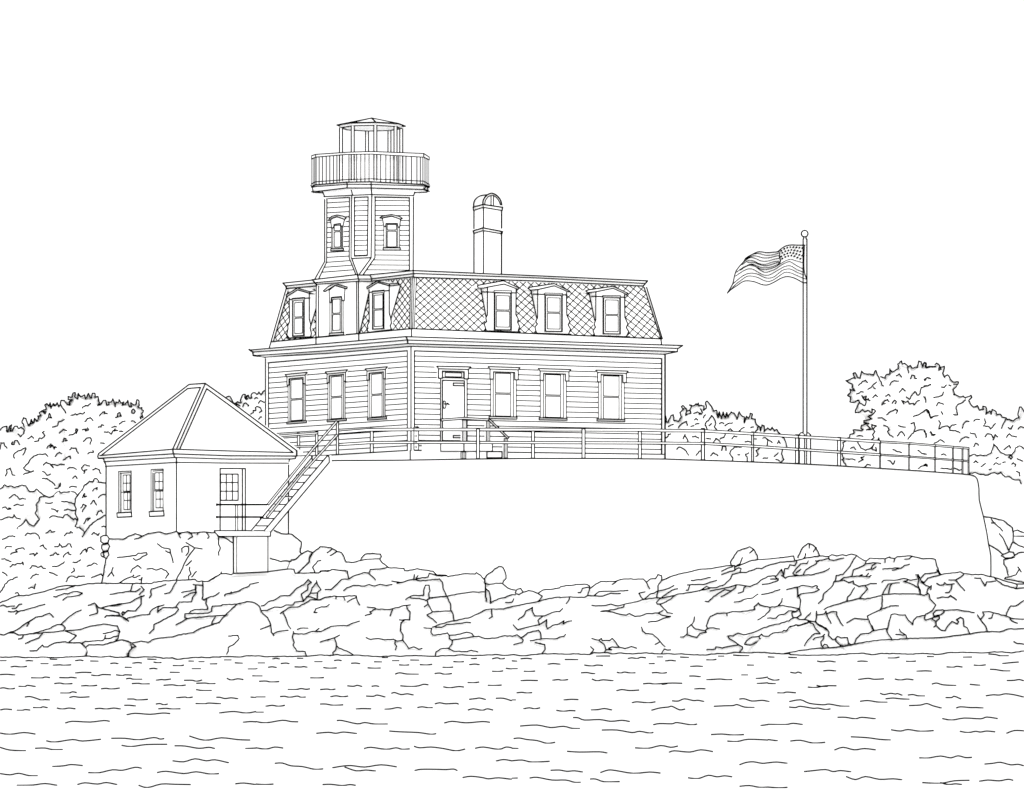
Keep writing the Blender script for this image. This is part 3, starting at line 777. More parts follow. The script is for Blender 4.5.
# ------------------------------------------------------------------ retaining wall
ZW = 6.16
WT = [(262, 460.3), (289, 460.2), (330, 460.6), (400, 460.2), (460, 459.2), (530, 458.4), (600, 458.4), (664, 459.0), (728, 461.0), (790, 463.3), (835, 465.6), (880, 468.3), (925, 471.2), (969, 474.5), (973, 475)]
def wy(px): return (ZW - H) * F / (HZ - interp(WT, px))
edge = [(0, 976.0), (.05, 978), (.12, 978.8), (.22, 979.6), (.36, 983), (.52, 987), (.65, 988.8), (.78, 990.6), (1, 991), (1.3, 991)]
mb = MB(); cols = [262 + (975 - 262) * i / 60 for i in range(61)]; rows = [0, .06, .12, .22, .36, .52, .65, .78, 1.0, 1.3]
vs = []
for t in rows:
    for x in cols:
        k = ((x - 262) / 713.0)
        px = x + (interp(edge, t) - 975) * k ** 10
        y0 = interp(WT, x); py = y0 + t * (577 - 475)
        vs.append(at(px, py, wy(x) - .6 * t))
n = len(cols); fs = []
for j in range(len(rows) - 1):
    for i in range(n - 1): fs.append([j * n + i, j * n + i + 1, (j + 1) * n + i + 1, (j + 1) * n + i])
mb.add(vs, fs)
# end wall and top
en = [vs[j * n + n - 1] for j in range(len(rows))]
back = [Vector((p.x + .05, p.y + 9, p.z)) for p in en]
mb.add(en + back, [[j, j + 1, len(en) + j + 1, len(en) + j] for j in range(len(en) - 1)])
tp = vs[:n]; tb = [Vector((p.x, p.y + .8, p.z)) for p in tp]
mb.add(tp + tb, [[i, i + 1, n + i + 1, n + i] for i in range(n - 1)])
up = Vector((0, -.03, 0.0))
mb.tube([at(x, interp(WT, x), wy(x) - .12) for x in range(330, 970, 8)] + [at(969, 474.6, wy(969) - .3)], 1.05)
mb.tube([at(x, 460.4, wy(x) - .03) for x in (289.5, 305)], .9)
edpx = [(968, 474.4), (973.6, 475.7), (977.2, 479.2), (979, 489), (979.3, 500), (983.4, 516.4), (986.9, 533), (988.6, 544.6), (990.8, 556), (990.8, 577)]
mb.tube([at(x, y, wy(min(x, 973)) - .6 * (y - 475) / 102 - .35) for x, y in smooth_stroke(edpx)], 1.05)
mb.build('retaining_wall', None, 'long tall smooth white retaining wall curving round the terrace in front of the lighthouse', 'wall')
# terrace behind it
mb = MB(); front = [Vector((p.x, p.y + .3, ZW - .004)) for p in tp]
bkp = [Vector((p.x * 1.06, p.y + 17, ZW + .1)) for p in tp]
mb.add(front + bkp, [[i, i + 1, n + i + 1, n + i] for i in range(n - 1)])
mb.line(R, [(288, 456), (288.1, 456)], .1)
mb.build('terrace_ground', kind='structure')
mb = MB(); eg = Depth(lambda x, y: 161.7)
mb.slab(eg, [(296, 455.6), (331, 455.2), (331, 460.6), (289, 460.6), (289, 457)], .9, 0); mb.line(eg, [(290, 456), (312, 455.5), (330, 455.1)], .8, .9)
mb.build('coping', None, 'short flat coping slab where the stairs meet the terrace', 'coping')

# ------------------------------------------------------------------ fence along the wall
fd = Depth(lambda x, y: wy(x) + .12)
UP = [(338.5, 432.4), (370, 429.8), (407, 429.5), (530, 429.6), (640, 430), (664, 430.6), (702, 430.8), (752.5, 433.8), (797, 436.7), (838, 439), (880, 441.8), (909, 443.4), (935.4, 445.6), (952.7, 447), (968.6, 448.4)]
LO = [(339, 444.6), (370, 442.6), (407, 442.4), (530, 442.6), (640, 443), (702, 443.4), (752.5, 446.2), (797, 449.3), (838, 452), (880, 454.8), (909, 456.6), (935.4, 458.7), (952.7, 460), (968.6, 461.2)]
fence = thing('fence', Vector((fd.at(640, 459).x, fd.at(640, 459).y, ZW)), 'long two-rail metal fence along the top of the retaining wall', 'fence')
def rail(tab, wid):
    mb = MB()
    seg = [p for p in tab if p[0] < 880.5]; seg2 = [p for p in tab if p[0] >= 880]
    mb.bar([fd.off(.05).at(*p) for p in seg], wid, .85, depth=.05, caps=False)
    mb.bar([fd.off(.05).at(*p) for p in seg2], wid * .7, .85, depth=.05)
    mb.build('rail', fence)
rail(UP, 2.6); rail(LO, 2.2)
for x, w, yt, yb, ik in ((371.8, 2.9, 428.4, 452.4, .95), (416.3, 4.6, 427, 450, .8), (478, 2.8, 428.8, 458.6, .95), (533, 2.8, 428.6, 458.3, .95), (583.5, 3, 428.8, 458.3, .95), (639.8, 3, 429, 458.6, .95), (702.9, 3.2, 428.6, 459.9, 1.1), (752.5, 2.0, 432, 461.6, .95),
                     (797, 3, 434.8, 463.4, .95), (839, 3, 437.5, 465.8, .95), (880, 1.2, 441, 468.2, .75), (909, 1.4, 442.8, 470, .75), (934.8, 1.4, 445, 471.8, .75), (952.8, 1.2, 446.6, 473.2, .75), (962.4, 1.2, 447.5, 473.9, .75), (968.5, 1.2, 447.6, 474.4, .75)):
    mb = MB(); mb.bar([fd.at(x, yt), fd.at(x, yb)], w, ik, depth=.06)
    if 416 < x < 417:
        for yy in (431, 436, 442, 447): mb.tube([fd.off(.04).at(x - .8, yy), fd.off(.04).at(x + .4, yy)], 1.0)
        mb.tube([fd.off(.04).at(417.1, 426), fd.off(.04).at(417.1, 428)], .8)
    mb.build('post', fence)
f2 = thing('fence', at(300, 456, 162.6), 'short two-rail fence section between the hut roof and the stairs', 'fence')
sd2 = Depth(lambda x, y: 162.6)
mb = MB(); mb.bar([sd2.off(.05).at(*p) for p in ((276, 436.2), (317, 433))], 1.8, .8, caps=False); mb.build('rail', f2)
mb = MB(); mb.bar([sd2.off(.05).at(*p) for p in ((290, 446.8), (317, 446.2))], 1.6, .8, caps=False); mb.build('rail', f2)
for x, y0, y1 in ((298.6, 433.2, 456), (316.8, 431.6, 455.5)):
    mb = MB(); mb.bar([sd2.at(x, y0), sd2.at(x, y1)], 2.3, .9); mb.build('post', f2)

# ------------------------------------------------------------------ front steps by the door
HT5 = (400, 360, 540, 468, 1024, 790); d5 = lambda t: tile(*HT5, t)[0]
S1 = R.off(1.3)
st = thing('door_steps', S1.at(470, 458), 'small landing with steps and handrail below the front door', 'steps')
mb = MB(); mb.slab(S1, d5('297,612 675,612 675,668 297,668'), 1.2, .9, skip=(0,)); mb.build('platform', st)
mb = MB(); mb.slab(S1, d5('635,670 745,670 745,715 635,715'), 1.0, 1.1); mb.build('step', st)
for t in ('445,672 480,672 480,722 445,722',):
    mb = MB(); mb.slab(S1, d5(t), .12, .8); mb.line(S1, d5('458,672 458,720'), .6); mb.line(S1, d5('469,672 469,720'), .6); mb.build('support', st)
for t in ('455,440 485,440 485,595 455,595', '630,440 656,440 656,595 630,595', '760,574 786,574 786,716 760,716'):
    mb = MB(); q = d5(t); mb.slab(S1, q, .1, .7); a = (q[0][0] * 2 + q[1][0]) / 3; b = (q[0][0] + 2 * q[1][0]) / 3
    mb.line(S1, [(a, q[0][1]), (a, q[2][1])], .35); mb.line(S1, [(b, q[0][1]), (b, q[2][1])], .35); mb.build('post', st)
mb = MB(); mb.line(S1, d5('468,595 468,668'), 1, .02); mb.build('post', st)
mb = MB(); mb.bar([S1.off(.1).at(*p) for p in d5('300,439 460,427 475,427 655,438')], 1.9, .9, depth=.05); mb.bar([S1.off(.12).at(*p) for p in d5('652,436 792,572')], 1.8, 1.0, depth=.05); mb.build('handrail', st)

# ------------------------------------------------------------------ flagpole and flag
YF = 170.5
pole = thing('flagpole', at(805, 463.5, YF), 'tall slender white flagpole with a ball finial behind the fence', 'flagpole')
mb = MB(); fp = Depth(lambda x, y: YF)
def cyl(mb, x, y0, y1, r0, r1=None, Y=YF, n=12):
    r1 = r1 or r0; a = at(x, y0, Y); b = at(x, y1, Y); k = Y / F
    ra = [a + Vector((math.cos(2 * math.pi * i / n) * r0 * k, math.sin(2 * math.pi * i / n) * r0 * k, 0)) for i in range(n)]
    rb_ = [b + Vector((math.cos(2 * math.pi * i / n) * r1 * k, math.sin(2 * math.pi * i / n) * r1 * k, 0)) for i in range(n)]
    mb.prism(ra, rb_)
    for s in (-1, 1): mb.tube([a + Vector((s * r0 * k, -.08, 0)), b + Vector((s * r1 * k, -.08, 0))], 1.05)
cyl(mb, 804.9, 239.2, 464, 1.9)
mb.build('pole', pole)
mb = MB(); c = at(804.6, 233.8, YF); r = 3.0 * YF / F; n = 16
ri = []
for j in range(9):
    t = math.pi * j / 8
    ri.append([c + Vector((math.sin(t) * r * math.cos(2 * math.pi * i / n), math.sin(t) * r * math.sin(2 * math.pi * i / n), math.cos(t) * r)) for i in range(n)])
mb.add([p for q in ri for p in q], [[j * n + i, j * n + (i + 1) % n, j * n + n + (i + 1) % n, j * n + n + i] for j in range(8) for i in range(n)])
mb.tube([c + Vector((r * math.cos(2 * math.pi * i / 20), -.02, r * math.sin(2 * math.pi * i / 20))) for i in range(20)], 1.5, closed=True)
cyl(mb, 804.7, 236.8, 239.4, 1.0, 1.5)
mb.build('ball_finial', pole)
mb = MB(); cyl(mb, 804.8, 434.5, 463.8, 5.6, 5.6, YF)
mb.slab(fp.off(.22), [(799.2, 434.6), (800.5, 432.8), (802.3, 432.5), (807.5, 432.8), (809.5, 433.3), (810.4, 434.8)], .4, 0)
mb.line(fp.off(.24), [(799.2, 434.8), (800.5, 432.9), (802.5, 432.5), (803.5, 433.6)], 1); mb.line(fp.off(.24), [(806.5, 433), (808.5, 432.8), (810.4, 434.8)], 1)
mb.line(fp.off(.24), [(804.5, 434), (804.5, 463.5)], .9); mb.line(fp.off(.24), [(806.7, 434), (806.7, 463.5)], .9); mb.line(fp.off(.24), [(805.6, 434), (805.6, 435)], .3)
mb.build('base_sleeve', pole)
FL = (715, 220, 825, 305, 1024, 791)
topc = tile(*FL, '835,238 760,238 710,236 660,244 620,266 580,298 540,303 480,308 440,302 395,301 340,326 285,358 265,390 225,435 195,475')[0]
botc = tile(*FL, '848,584 815,586 760,556 710,536 660,531 610,546 560,575 500,604 460,609 420,600 370,580 310,570 260,576 200,616 150,650 112,685')[0]
flyc = tile(*FL, '195,475 180,520 165,590 145,630 112,685')[0]
fyd = Depth(lambda x, y: YF - .1 + .28 * math.sin((807 - x) / 78 * 2.2 * math.pi) * min(1, (807 - x) / 15.0))
mb = MB()
def along(c, k):
    L_ = [0]
    for a, b in zip(c, c[1:]): L_.append(L_[-1] + math.hypot(b[0] - a[0], b[1] - a[1]))
    t = k * L_[-1]
    return (interp(list(zip(L_, [p[0] for p in c])), t), interp(list(zip(L_, [p[1] for p in c])), t))
tops = smooth_stroke(topc, 3) + flyc[1:]
bots = smooth_stroke(botc, 3)
NS, NT = 48, 10; vs = []
for i in range(NS + 1):
    k = i / NS
    a = along(tops, k); b = along(bots, k)
    for j in range(NT + 1):
        t = j / NT; vs.append(fyd.at(a[0] + (b[0] - a[0]) * t, a[1] + (b[1] - a[1]) * t))
m_ = len(vs)
fs = [[i * (NT + 1) + j, (i + 1) * (NT + 1) + j, (i + 1) * (NT + 1) + j + 1, i * (NT + 1) + j + 1] for i in range(NS) for j in range(NT)]
mb.add(vs + [p + Vector((0, .015, 0)) for p in vs], fs + [[m_ + q for q in f][::-1] for f in fs])
fl = lambda q, w: mb.tube([fyd.at(x, y) + Vector((0, -.22, 0)) for x, y in smooth_stroke(q, 3)], w)
fl(topc, .95); fl(botc, .95); fl(flyc, .95)
for s in tile(*FL, '830,235 825,400 830,490 850,560 850,588'): fl(s, .8)
for s in tile(*FL, '''120,678 190,602 240,565 290,530 340,525 400,540 450,565 500,575 550,555 600,520 650,490 700,495 760,520 825,548 845,552
165,598 220,550 280,510 340,497 400,510 450,535 500,545 550,530 600,490 640,465 700,460 760,490 825,515
190,525 240,490 300,460 350,462 400,490 450,515 500,515 550,490 600,460 650,435 700,430 760,465 825,490
200,490 250,450 310,425 370,435 410,465 460,490 510,480 560,460 620,420 680,392 710,398 760,430 825,462
225,470 300,430 340,420 380,440 440,465 500,460 560,440 600,415 650,385 700,368 740,380 820,402
250,420 310,380 360,385 410,410 470,415 530,395 590,385
300,398 360,398 410,418 470,430 530,415 600,392
235,470 300,425 345,414 390,432 440,448 500,445 560,427 600,405
265,395 320,355 370,360 430,385 490,385 540,370 595,360
280,370 340,340 390,340 440,355 500,355 560,340 592,335
340,326 400,315 460,330 520,330 585,315'''): fl(s, .7)
for s in tile(*FL, '590,297 600,318 597,345 607,388 580,420'): fl(s, 1.0)
tp_ = [(600, 290), (620, 266), (660, 245), (710, 238), (825, 240)]; bt_ = [(600, 395), (650, 368), (700, 350), (740, 362), (780, 385), (825, 398)]
for i in range(8):
    for j in range(4):
        x = 614 + i * 28 + (j % 2) * 10
        if x > 818: continue
        y = interp(tp_, x) * (1 - (j + .7) / 4.4) + interp(bt_, x) * (j + .7) / 4.4
        px, py = 715 + x / 9.309, 220 + y / 9.309
        mb.tube([fyd.at(px - .45, py + .25) + Vector((0, -.22, 0)), fyd.at(px + .45, py - .25) + Vector((0, -.22, 0))], 1.3)
mb.build('flag', None, 'striped and starred flag waving leftward from the pole top', 'flag')
LW = 1.15
# ------------------------------------------------------------------ trees and shrubs
TA = (0, 380, 160, 504, 1021, 791); TB = (0, 490, 160, 614, 1021, 791); TC_ = (220, 380, 280, 426, 1024, 785)
TM = (655, 395, 805, 465, 1024, 478); TR1 = (835, 350, 935, 474, 638, 791); TR2 = (924, 360, 1024, 484, 638, 791)
strokes = []
strokes += tile(*TA, '''0,320 20,300 45,295 40,325 50,330 60,295 75,285 65,325 80,325 95,295 110,295 120,310 135,300 155,320 150,345 130,360 115,345
155,300 140,265 150,240 165,245 180,285 190,290
180,290 195,270 200,250 210,275 200,280 215,270 220,245 230,255 235,265 245,245 240,230 260,225 250,210 270,195 285,215 290,200 265,200 280,190 295,185 285,160 300,150 310,165 320,145 325,180 340,150 350,165 365,145 375,170 385,155
385,155 405,185 420,212
385,150 390,130 410,130 430,155 445,160 440,140 460,125 435,125 435,105 460,110 465,85 480,80 475,105 495,120 500,85 515,105 540,95 545,120 555,110 565,85 575,115 585,115 590,85 605,85 605,110 625,105 630,130
630,125 635,145 625,160 640,155 660,130 675,130 680,160 695,155 690,140 710,140 720,120 730,150 735,170 740,140 755,145 760,125 770,145 790,140 780,160 800,155 815,130 825,170 840,170 835,145 855,160 870,155 875,125 885,130 890,160 880,170 895,180 905,175 905,190 915,195 905,215 910,235
850,185 840,195 842,210 855,213 863,200 855,188
905,230 895,240 900,250 915,250 920,240 905,230
525,178 545,162 560,165 578,150;452,225 470,222 480,215 490,222 510,212 525,218 540,205;635,228 655,205 668,202 665,213 685,215;737,240 752,235 750,215 765,207 775,230 760,230;295,258 310,235 315,212 330,242 318,240
335,300 365,293 375,265 395,262 410,253;543,265 560,245 575,240 592,258;760,282 780,265 798,262;838,262 855,262 872,275;627,300 645,300 650,285 662,290;713,302 730,295 742,298;380,338 395,325 405,315 425,322
440,352 465,348 485,335 485,312 495,315 488,340;525,318 550,312 545,325 565,318 558,305;663,332 690,330 710,345 720,325 735,312 728,325 750,322;762,328 785,330;177,375 200,357 215,372
220,392 245,388 250,370 265,375 285,355 270,335 282,325;400,395 412,372 422,375 418,388 430,385;530,392 550,372 575,368 585,385 575,410;640,402 665,405;72,410 80,395 75,412 90,412 95,385 110,385 125,412
0,440 5,400 25,400 30,420 45,435;300,435 310,420 325,408 320,430 335,415 345,440 350,425 360,430;445,445 455,432 485,435 490,455 500,470;92,498 85,480 100,462 125,450 165,432 158,460 145,480;352,488 365,470 380,460 393,470
405,510 425,495 440,485 450,500 448,485;560,472 578,460 598,460 592,450;305,487 290,470 240,475 215,485 190,510 180,530 150,560 160,572 190,585 215,580 190,588 150,602;275,543 295,525 320,535 340,560 325,540 350,540 365,545 385,537 410,540
430,568 445,558 465,558 487,570;535,597 540,575 555,572 530,580 520,560 540,540 555,545 572,548;592,573 610,562 635,575 643,597;33,612 45,590 42,570 65,562 75,585 80,605 95,608;272,583 285,588 300,608 322,600
270,628 300,628 320,645 345,662 350,672;350,692 370,690 385,658 382,680;463,628 480,612 492,630;443,685 455,678 488,682
0,695 20,680 30,668 50,680 70,675 95,685 115,680 140,670 165,675 175,690 190,712 215,712 230,695 250,712 280,735 310,748 340,740 365,715 380,710 390,722 410,715 450,710 480,718 497,740
495,740 520,705 535,675 550,665 570,645 590,650 605,628 620,632 630,652 655,655 678,657
590,708 600,695 620,685 618,698;628,750 650,732 678,728''')
strokes += tile(*TB, '''285,38 255,45 245,75 230,95 235,125 225,150 250,185 215,230 190,220 165,188 145,215 110,242
497,35 480,60 475,90 485,120 480,150 495,185 490,205 480,235 505,240 540,270 525,298;540,270 570,230 600,205 640,180 665,162 678,160
57,52 75,38 95,28 110,40 125,60 145,52 165,58;88,100 110,90 130,98 150,95;15,115 35,108 50,125 70,120 55,115;290,82 310,85 335,80;392,72 430,75 455,82 478,88;327,120 350,125 365,140 370,130;408,128 430,122 450,128 478,130
525,50 540,22 540,45 552,40;578,90 592,68 600,65 615,95;515,115 525,105 530,90 550,100 535,120 525,140;315,178 335,165 360,168 400,178 410,160 430,155 450,175 470,190 480,180 492,195;615,160 630,135 645,130 655,145;535,215 550,185 575,180 560,195
0,190 20,185 50,172 80,178 90,158 105,180 130,185;648,235 662,230 675,240;293,275 320,255 330,268 350,265;410,292 425,275 445,275 450,265 462,272;585,285 600,270 615,280 625,290 633,275;15,315 50,298 80,292 95,297;160,292 175,275 195,280 225,275 245,290 252,312
32,372 45,358 75,362;255,360 275,350 285,370 298,378;348,362 375,358 380,342 395,365 425,355 430,345 450,345 457,365;68,410 85,400 110,395 100,382 120,372 150,370 155,378;510,410 525,390 545,375 552,395 560,370 580,365 600,380
190,410 215,405 220,420 235,400 240,405;320,418 340,415 355,400 365,412 375,410;403,428 420,405 435,395 440,410 452,412;10,440 30,437 45,448 70,455;465,460 490,462 510,450 512,445;62,492 80,475 95,478 110,468 130,470 145,460 148,478
335,488 370,485 395,470 410,458;190,502 205,482 225,485 240,495 262,485 275,500 290,502;555,487 580,480 600,465 620,475;455,528 475,515 470,498;15,525 30,532 45,548;315,525 345,535 365,545;195,565 210,545 230,535 245,540
422,585 435,560 455,548 470,550 490,560 500,550 540,550;583,560 620,545 645,535 655,548;0,655 15,635 30,600 45,590 60,575 80,572 95,560 112,555;180,628 205,620 220,630 227,600''')
strokes += tile(*TC_, '''95,310 120,285 155,275 180,290 200,330 220,375 240,400;245,400 285,385 280,410 340,440;285,380 300,370 330,385 360,385 345,350 365,300 395,245 430,245 420,300 450,335 470,320 435,310 460,265 485,260 490,290 515,315 545,300 530,260 550,225 600,220 630,245 665,205 700,250 735,195 765,180
590,320 615,298 645,310;655,400 690,350 750,380;390,455 410,400 440,390 490,430 475,450;525,580 570,555 565,520 610,520 600,475 630,450 690,475 715,530 670,555;655,670 685,630 715,632''')
strokes += tile(*TM, '''70,135 80,185 90,185 110,140 125,135 130,175 160,182 180,150 170,120 195,95 180,80 190,72 215,95 215,115 240,100 250,70 235,68 260,75 280,60 290,65 295,55 300,75 315,70 335,75 330,105 350,90 345,50 355,42 375,65 390,85 400,110 420,105 430,155 440,115 455,160 465,115 480,155 490,120 500,150 520,115 545,130 560,165 575,115 590,140 610,150 610,190 625,145 640,160 650,125 665,130 660,160 685,165 690,195 705,210 700,235
215,115 210,140 220,130 245,125 240,105;265,125 290,115 320,130 300,130;310,95 325,120;345,135 330,155;700,220 715,215 720,245 730,205 745,210 745,250 770,225 790,240 800,220 815,245 830,235 855,265
92,215 110,205 125,200;160,222 185,195 215,180 220,210;245,215 265,210;270,170 280,160 292,170;275,200 300,195;355,230 342,205 350,185 365,175 385,140 405,165 415,195 405,215 420,235;370,210 385,195;440,195 455,188 470,195;478,210 500,195 530,190;500,240 515,230 530,245;575,245 590,230 610,220;655,222 672,218;700,235 685,250
70,295 90,280 90,268 108,265;192,300 205,270 225,320;255,285 275,280 300,295;350,295 380,300;400,325 415,295 430,305 445,320;445,300 470,290 480,270;525,300 540,280 562,285;615,320 635,315 655,322;150,370 165,355 190,365 215,385 230,412;280,412 300,385 320,382;380,415 400,395 430,415;455,378 460,350 480,350 485,378
530,445 530,425 510,400 520,375 545,355 590,355;565,408 580,408;630,450 630,430 618,405 640,395;690,300 675,300;735,295 755,292 770,310 765,345;765,300 800,325;835,330 845,310 855,330;870,290 885,300 900,350;715,362 690,380 705,405 690,420;738,432 770,430;815,420 840,395;870,375 865,405 880,440 855,460;825,440 850,450''')
strokes += tile(*TR1, '''110,240 110,220 75,200 70,195 90,190 110,180 130,180 115,150 130,145 140,170 160,180 165,160 170,135 185,150 230,155 245,160 260,130 280,175;280,175 300,225 310,230
290,170 320,180 325,160 350,150 350,120 365,140 405,120 400,90 425,70 430,90 445,85 465,105 470,145;465,110 480,98 490,115 525,110 535,70 550,75 560,110 565,85 580,85 580,110 610,105 638,108
110,240 125,260 95,250 100,270 80,290 100,300 95,330 115,335 150,320 160,340 190,355 200,330 175,300 200,295 195,315 225,325;170,290 190,320 215,310;150,340 135,375 130,400 150,400 175,380 190,395 210,385 235,400 235,375 250,380 260,390 230,420
240,410 210,425 235,440 185,450 185,465 215,470 170,480 165,500 180,505 170,515 140,510 115,510 120,530 95,540 90,560;205,480 225,500 200,510 240,505 265,485 235,475 240,500 255,520 240,540 250,560 235,570;270,580 280,560 285,580;90,560 75,565
150,225 175,200 195,192 208,207;210,250 230,240 245,220 265,205;245,235 258,248;138,280 155,275 165,265 180,268;240,305 260,285 272,297;325,295 340,282 352,295;300,350 312,330 335,315 345,330;305,345 320,342;365,340 380,320 392,330 385,342
410,270 430,245 450,262;390,165 410,152 425,172;350,225 360,205 380,195 405,198;482,182 490,160 510,165 508,180 522,182;572,195 590,175 610,182;425,320 440,345 430,325 450,335 465,325 475,345 500,340 505,350 520,330 540,322
455,300 475,315 490,290 510,265 530,290 545,270 550,240 580,230 610,222;500,425 540,410 580,380 605,410 610,435 638,420;575,300 580,330;330,413 350,395 385,378 400,385 390,405;275,433 300,432 328,450;312,480 335,490 345,510 335,520 350,545 370,555
405,482 430,490 450,492;398,548 410,530 425,520 445,548;485,470 505,462 512,500 505,520 465,570;512,520 535,510 570,510 585,555;610,520 625,545 638,540;140,550 160,545 178,550
75,575 50,590 55,610 45,640;100,628 120,618 132,635;145,590 165,625 195,640 235,620 250,600 235,630 265,645 260,620;45,665 55,690 45,700 70,735;70,695 100,695 130,702;150,715 180,700 165,685 185,680;190,745 205,730 228,735;370,635 390,645 425,655;338,705 355,710 370,730 382,705;530,640 555,660 582,665;530,755 555,740 590,735 575,728''')
strokes += tile(*TR2, '''70,30 80,20 100,35 95,65 110,60 105,45 130,40 125,75 120,85 130,110 150,95 165,115 185,140 220,140 215,155 190,155;0,15 15,20 15,50 45,42 75,40
210,160 195,180 185,190 195,215 190,220 230,235 250,230 265,245;265,240 300,225 305,240 285,260 300,285 315,300 340,290 355,320 380,315 375,295 395,300 400,325 395,345 420,325 430,345 435,315 460,330 465,350 485,345 500,365 525,370
265,255 250,270 215,285 205,300 210,330 215,350 190,348;525,370 510,400 495,435;525,375 560,385 570,390 585,375 605,370 600,340 610,300 620,300 638,330
0,125 20,112 42,118;0,165 25,165 42,155;110,172 130,175 142,160;160,160 172,165;62,240 85,235 120,222 125,205;80,292 95,270 125,282;0,235 10,245 12,270;0,330 15,315 30,325 40,365 60,360 90,355;110,330 120,348
95,385 105,400 95,440 125,425 150,420 165,435 180,415 205,410;165,435 165,450 200,450 230,465;0,455 15,470 12,495;40,460 50,478 72,475;245,435 255,405 270,390 288,392;318,390 335,378 355,380;388,375 395,400 385,410;378,420 415,425 425,440 455,405
228,522 245,500 265,490 288,497;295,465 325,470 335,495;390,490 405,470 430,475 440,495;440,510 455,475 470,490;527,495 545,470 560,485 590,490;538,430 555,440 567,418;600,440 615,425 638,432;318,553 330,530 350,545;510,572 545,545 552,560
290,612 320,600 340,610 360,605 400,608 430,590 445,535 460,550 490,590 520,605 560,605 580,580 585,560 610,548 638,565;65,530 90,520 105,508 130,525;290,725 330,718 350,728 400,735 420,728 450,718 470,728 490,718 515,745 545,745 570,762 610,765 620,790
318,655 330,642 345,655;365,680 380,668 392,660;445,670 460,655 475,665 492,662;460,630 475,620;502,655 520,650;540,620 550,610 565,620 555,632 542,622;560,665 570,655 585,665 580,680;595,630 630,645;590,710 610,720 612,740;415,700 430,695
110,605 125,598 140,608;108,690 135,692 170,698 190,692;195,690 225,705 235,700;0,600 15,600;0,670 15,665 20,680''')
def P(t): return [tuple(float(q) for q in s.split(',')) for s in t.split()]
# name, outline, distance, swell, label, category, group, trunk?
crowns = [
 ('tree', P('61,404 64,400 69,402 70,396 74,393.5 84,394 92,394 98,398 100,403 106,401 113,399.5 120,403 128,401 136,401 139,405 142,411 143,417 150,430 140,470 130,500 120,540 108,575 80,585 60,585 55,520 52,450 56,420'), 180, 2.6, 'tallest leafy tree on the left, its rounded crown rising behind the hut roof', 'tree', 'trees on the left', 1),
 ('tree', P('-60,450 -40,440 -20,434 0,430 7,427 15,428 20,432 24,419 28,424 38,417 42,411 45,404 52,404 58,404 62,408 66,414 68,450 66,490 60,590 -60,600'), 178, 2.4, 'broad leafy tree at the left frame edge, crown stepping down to the left', 'tree', 'trees on the left', 1),
 ('shrub', P('-40,497 -20,492 0,488.5 5,485.5 15,486.5 25,486 29,490 36,490 44,495.5 39,500 36,508 37,517 34,526 24,560 10,597 -40,603'), 173, 1.4, 'wide scalloped shrub at the far left below the broad tree', 'shrub', 'shrubs left of the hut', 0),
 ('shrub', P('44,495.5 53,496 58,492 62,492 70,491 78,496 75,502 76,515 77,525 80,530 84,532 82,560 80,585 30,592 18,580 20,540 26,521 34,526 39,518 36,510 37,502 40,497'), 172, 1.4, 'middle shrub with a notched outline between the far left shrub and the narrow one', 'shrub', 'shrubs left of the hut', 0),
 ('shrub', P('78,496 82,490 84,486 87,483 92,481 95,478.5 98,482 106.5,483 112,490 112,515 100,518 90,525 84,532 77,526 77,520 75,508 75.5,500'), 169.5, 1.3, 'narrow upright shrub touching the left wall of the hut', 'shrub', 'shrubs left of the hut', 0),
 ('shrub', P('-40,535 20,527 34,528 60,530 77,527 84,532 92,524 100,518 107,515 112,525 112,583 90,584 66,587 45,592 20,597 -40,608'), 167.5, 1.1, 'low spreading shrub bank just above the left rock ledge', 'shrub', 'shrubs left of the hut', 0),
 ('shrub', P('224,399 226,398 229,396.3 232,400 234,403 241,402 241,398 243,396 246,394 250,396 255,395 260,393 266,391 275,392 278,440 255,440 230,425'), 181, .9, 'small bush seen between the hut roof and the lighthouse corner', 'shrub', None, 0),
 ('shrub', P('655,420 665,416 668,422 673,415 680,421 683,408 690,404 697,404 706,402 711,406 716,412 725,414 738,413 746,416 751,414 755,420 758,428 757,470 655,470'), 179, 1.2, 'larger bushy shrub behind the fence right beside the lighthouse', 'shrub', 'shrubs behind the fence', 0),
 ('shrub', P('755,428 763,426 772,427 780,433 786,438 788,450 783,470 754,470'), 177, .8, 'lower small shrub behind the fence, sloping down towards the flagpole', 'shrub', 'shrubs behind the fence', 0),
 ('tree', P('846,381 849,377 855,373 862,371 870,375 876,371 880,378 886,390 886,440 884,480 838,480 842,462 849,440 858,425 866,420 858,413 853,403 848,396 850,388'), 199, 1.5, 'smaller ragged tree at the left end of the right-hand trees, nearest the flagpole', 'tree', 'trees on the right', 1),
 ('tree', P('878,378 886,377 890,370 898,366 902,361 908,364 912,367 918,366 922,362 926,366 935,366.5 938,363 944,367 945,377 952,380 958,383 954,390 960,396 965,398 969,420 970,500 882,500 880,420'), 204, 2.6, 'largest rounded tree rising behind the right end of the fence', 'tree', 'trees on the right', 1),
 ('tree', P('962,402 965,398 971,396 974,405 984,406 995,410 1002,417 1010,420 1019,417 1021,408 1026,406 1050,404 1080,412 1080,500 968,500 960,440'), 208, 2.2, 'tree at the right frame edge, its crown sloping down to a dip', 'tree', 'trees on the right', 1),
 ('shrub', P('967,456 985,455 993,452 994,444 1003,453 1013,454 1018,447 1024,448 1070,452 1070,492 1024,486 1020,483 1012,480 1003,473 985,475 967,473'), 197, 1.0, 'low scalloped shrub at the right beyond the end of the retaining wall', 'shrub', None, 0),
]
lumps = []
for nm, pl, Y, T, lab, cat, grp, tr in crowns:
    lumps.append((Lump(pl, Y, T, rim=22, bumps=.25), nm, lab, cat, grp, tr))
order = sorted(range(len(lumps)), key=lambda i: lumps[i][0].Y)
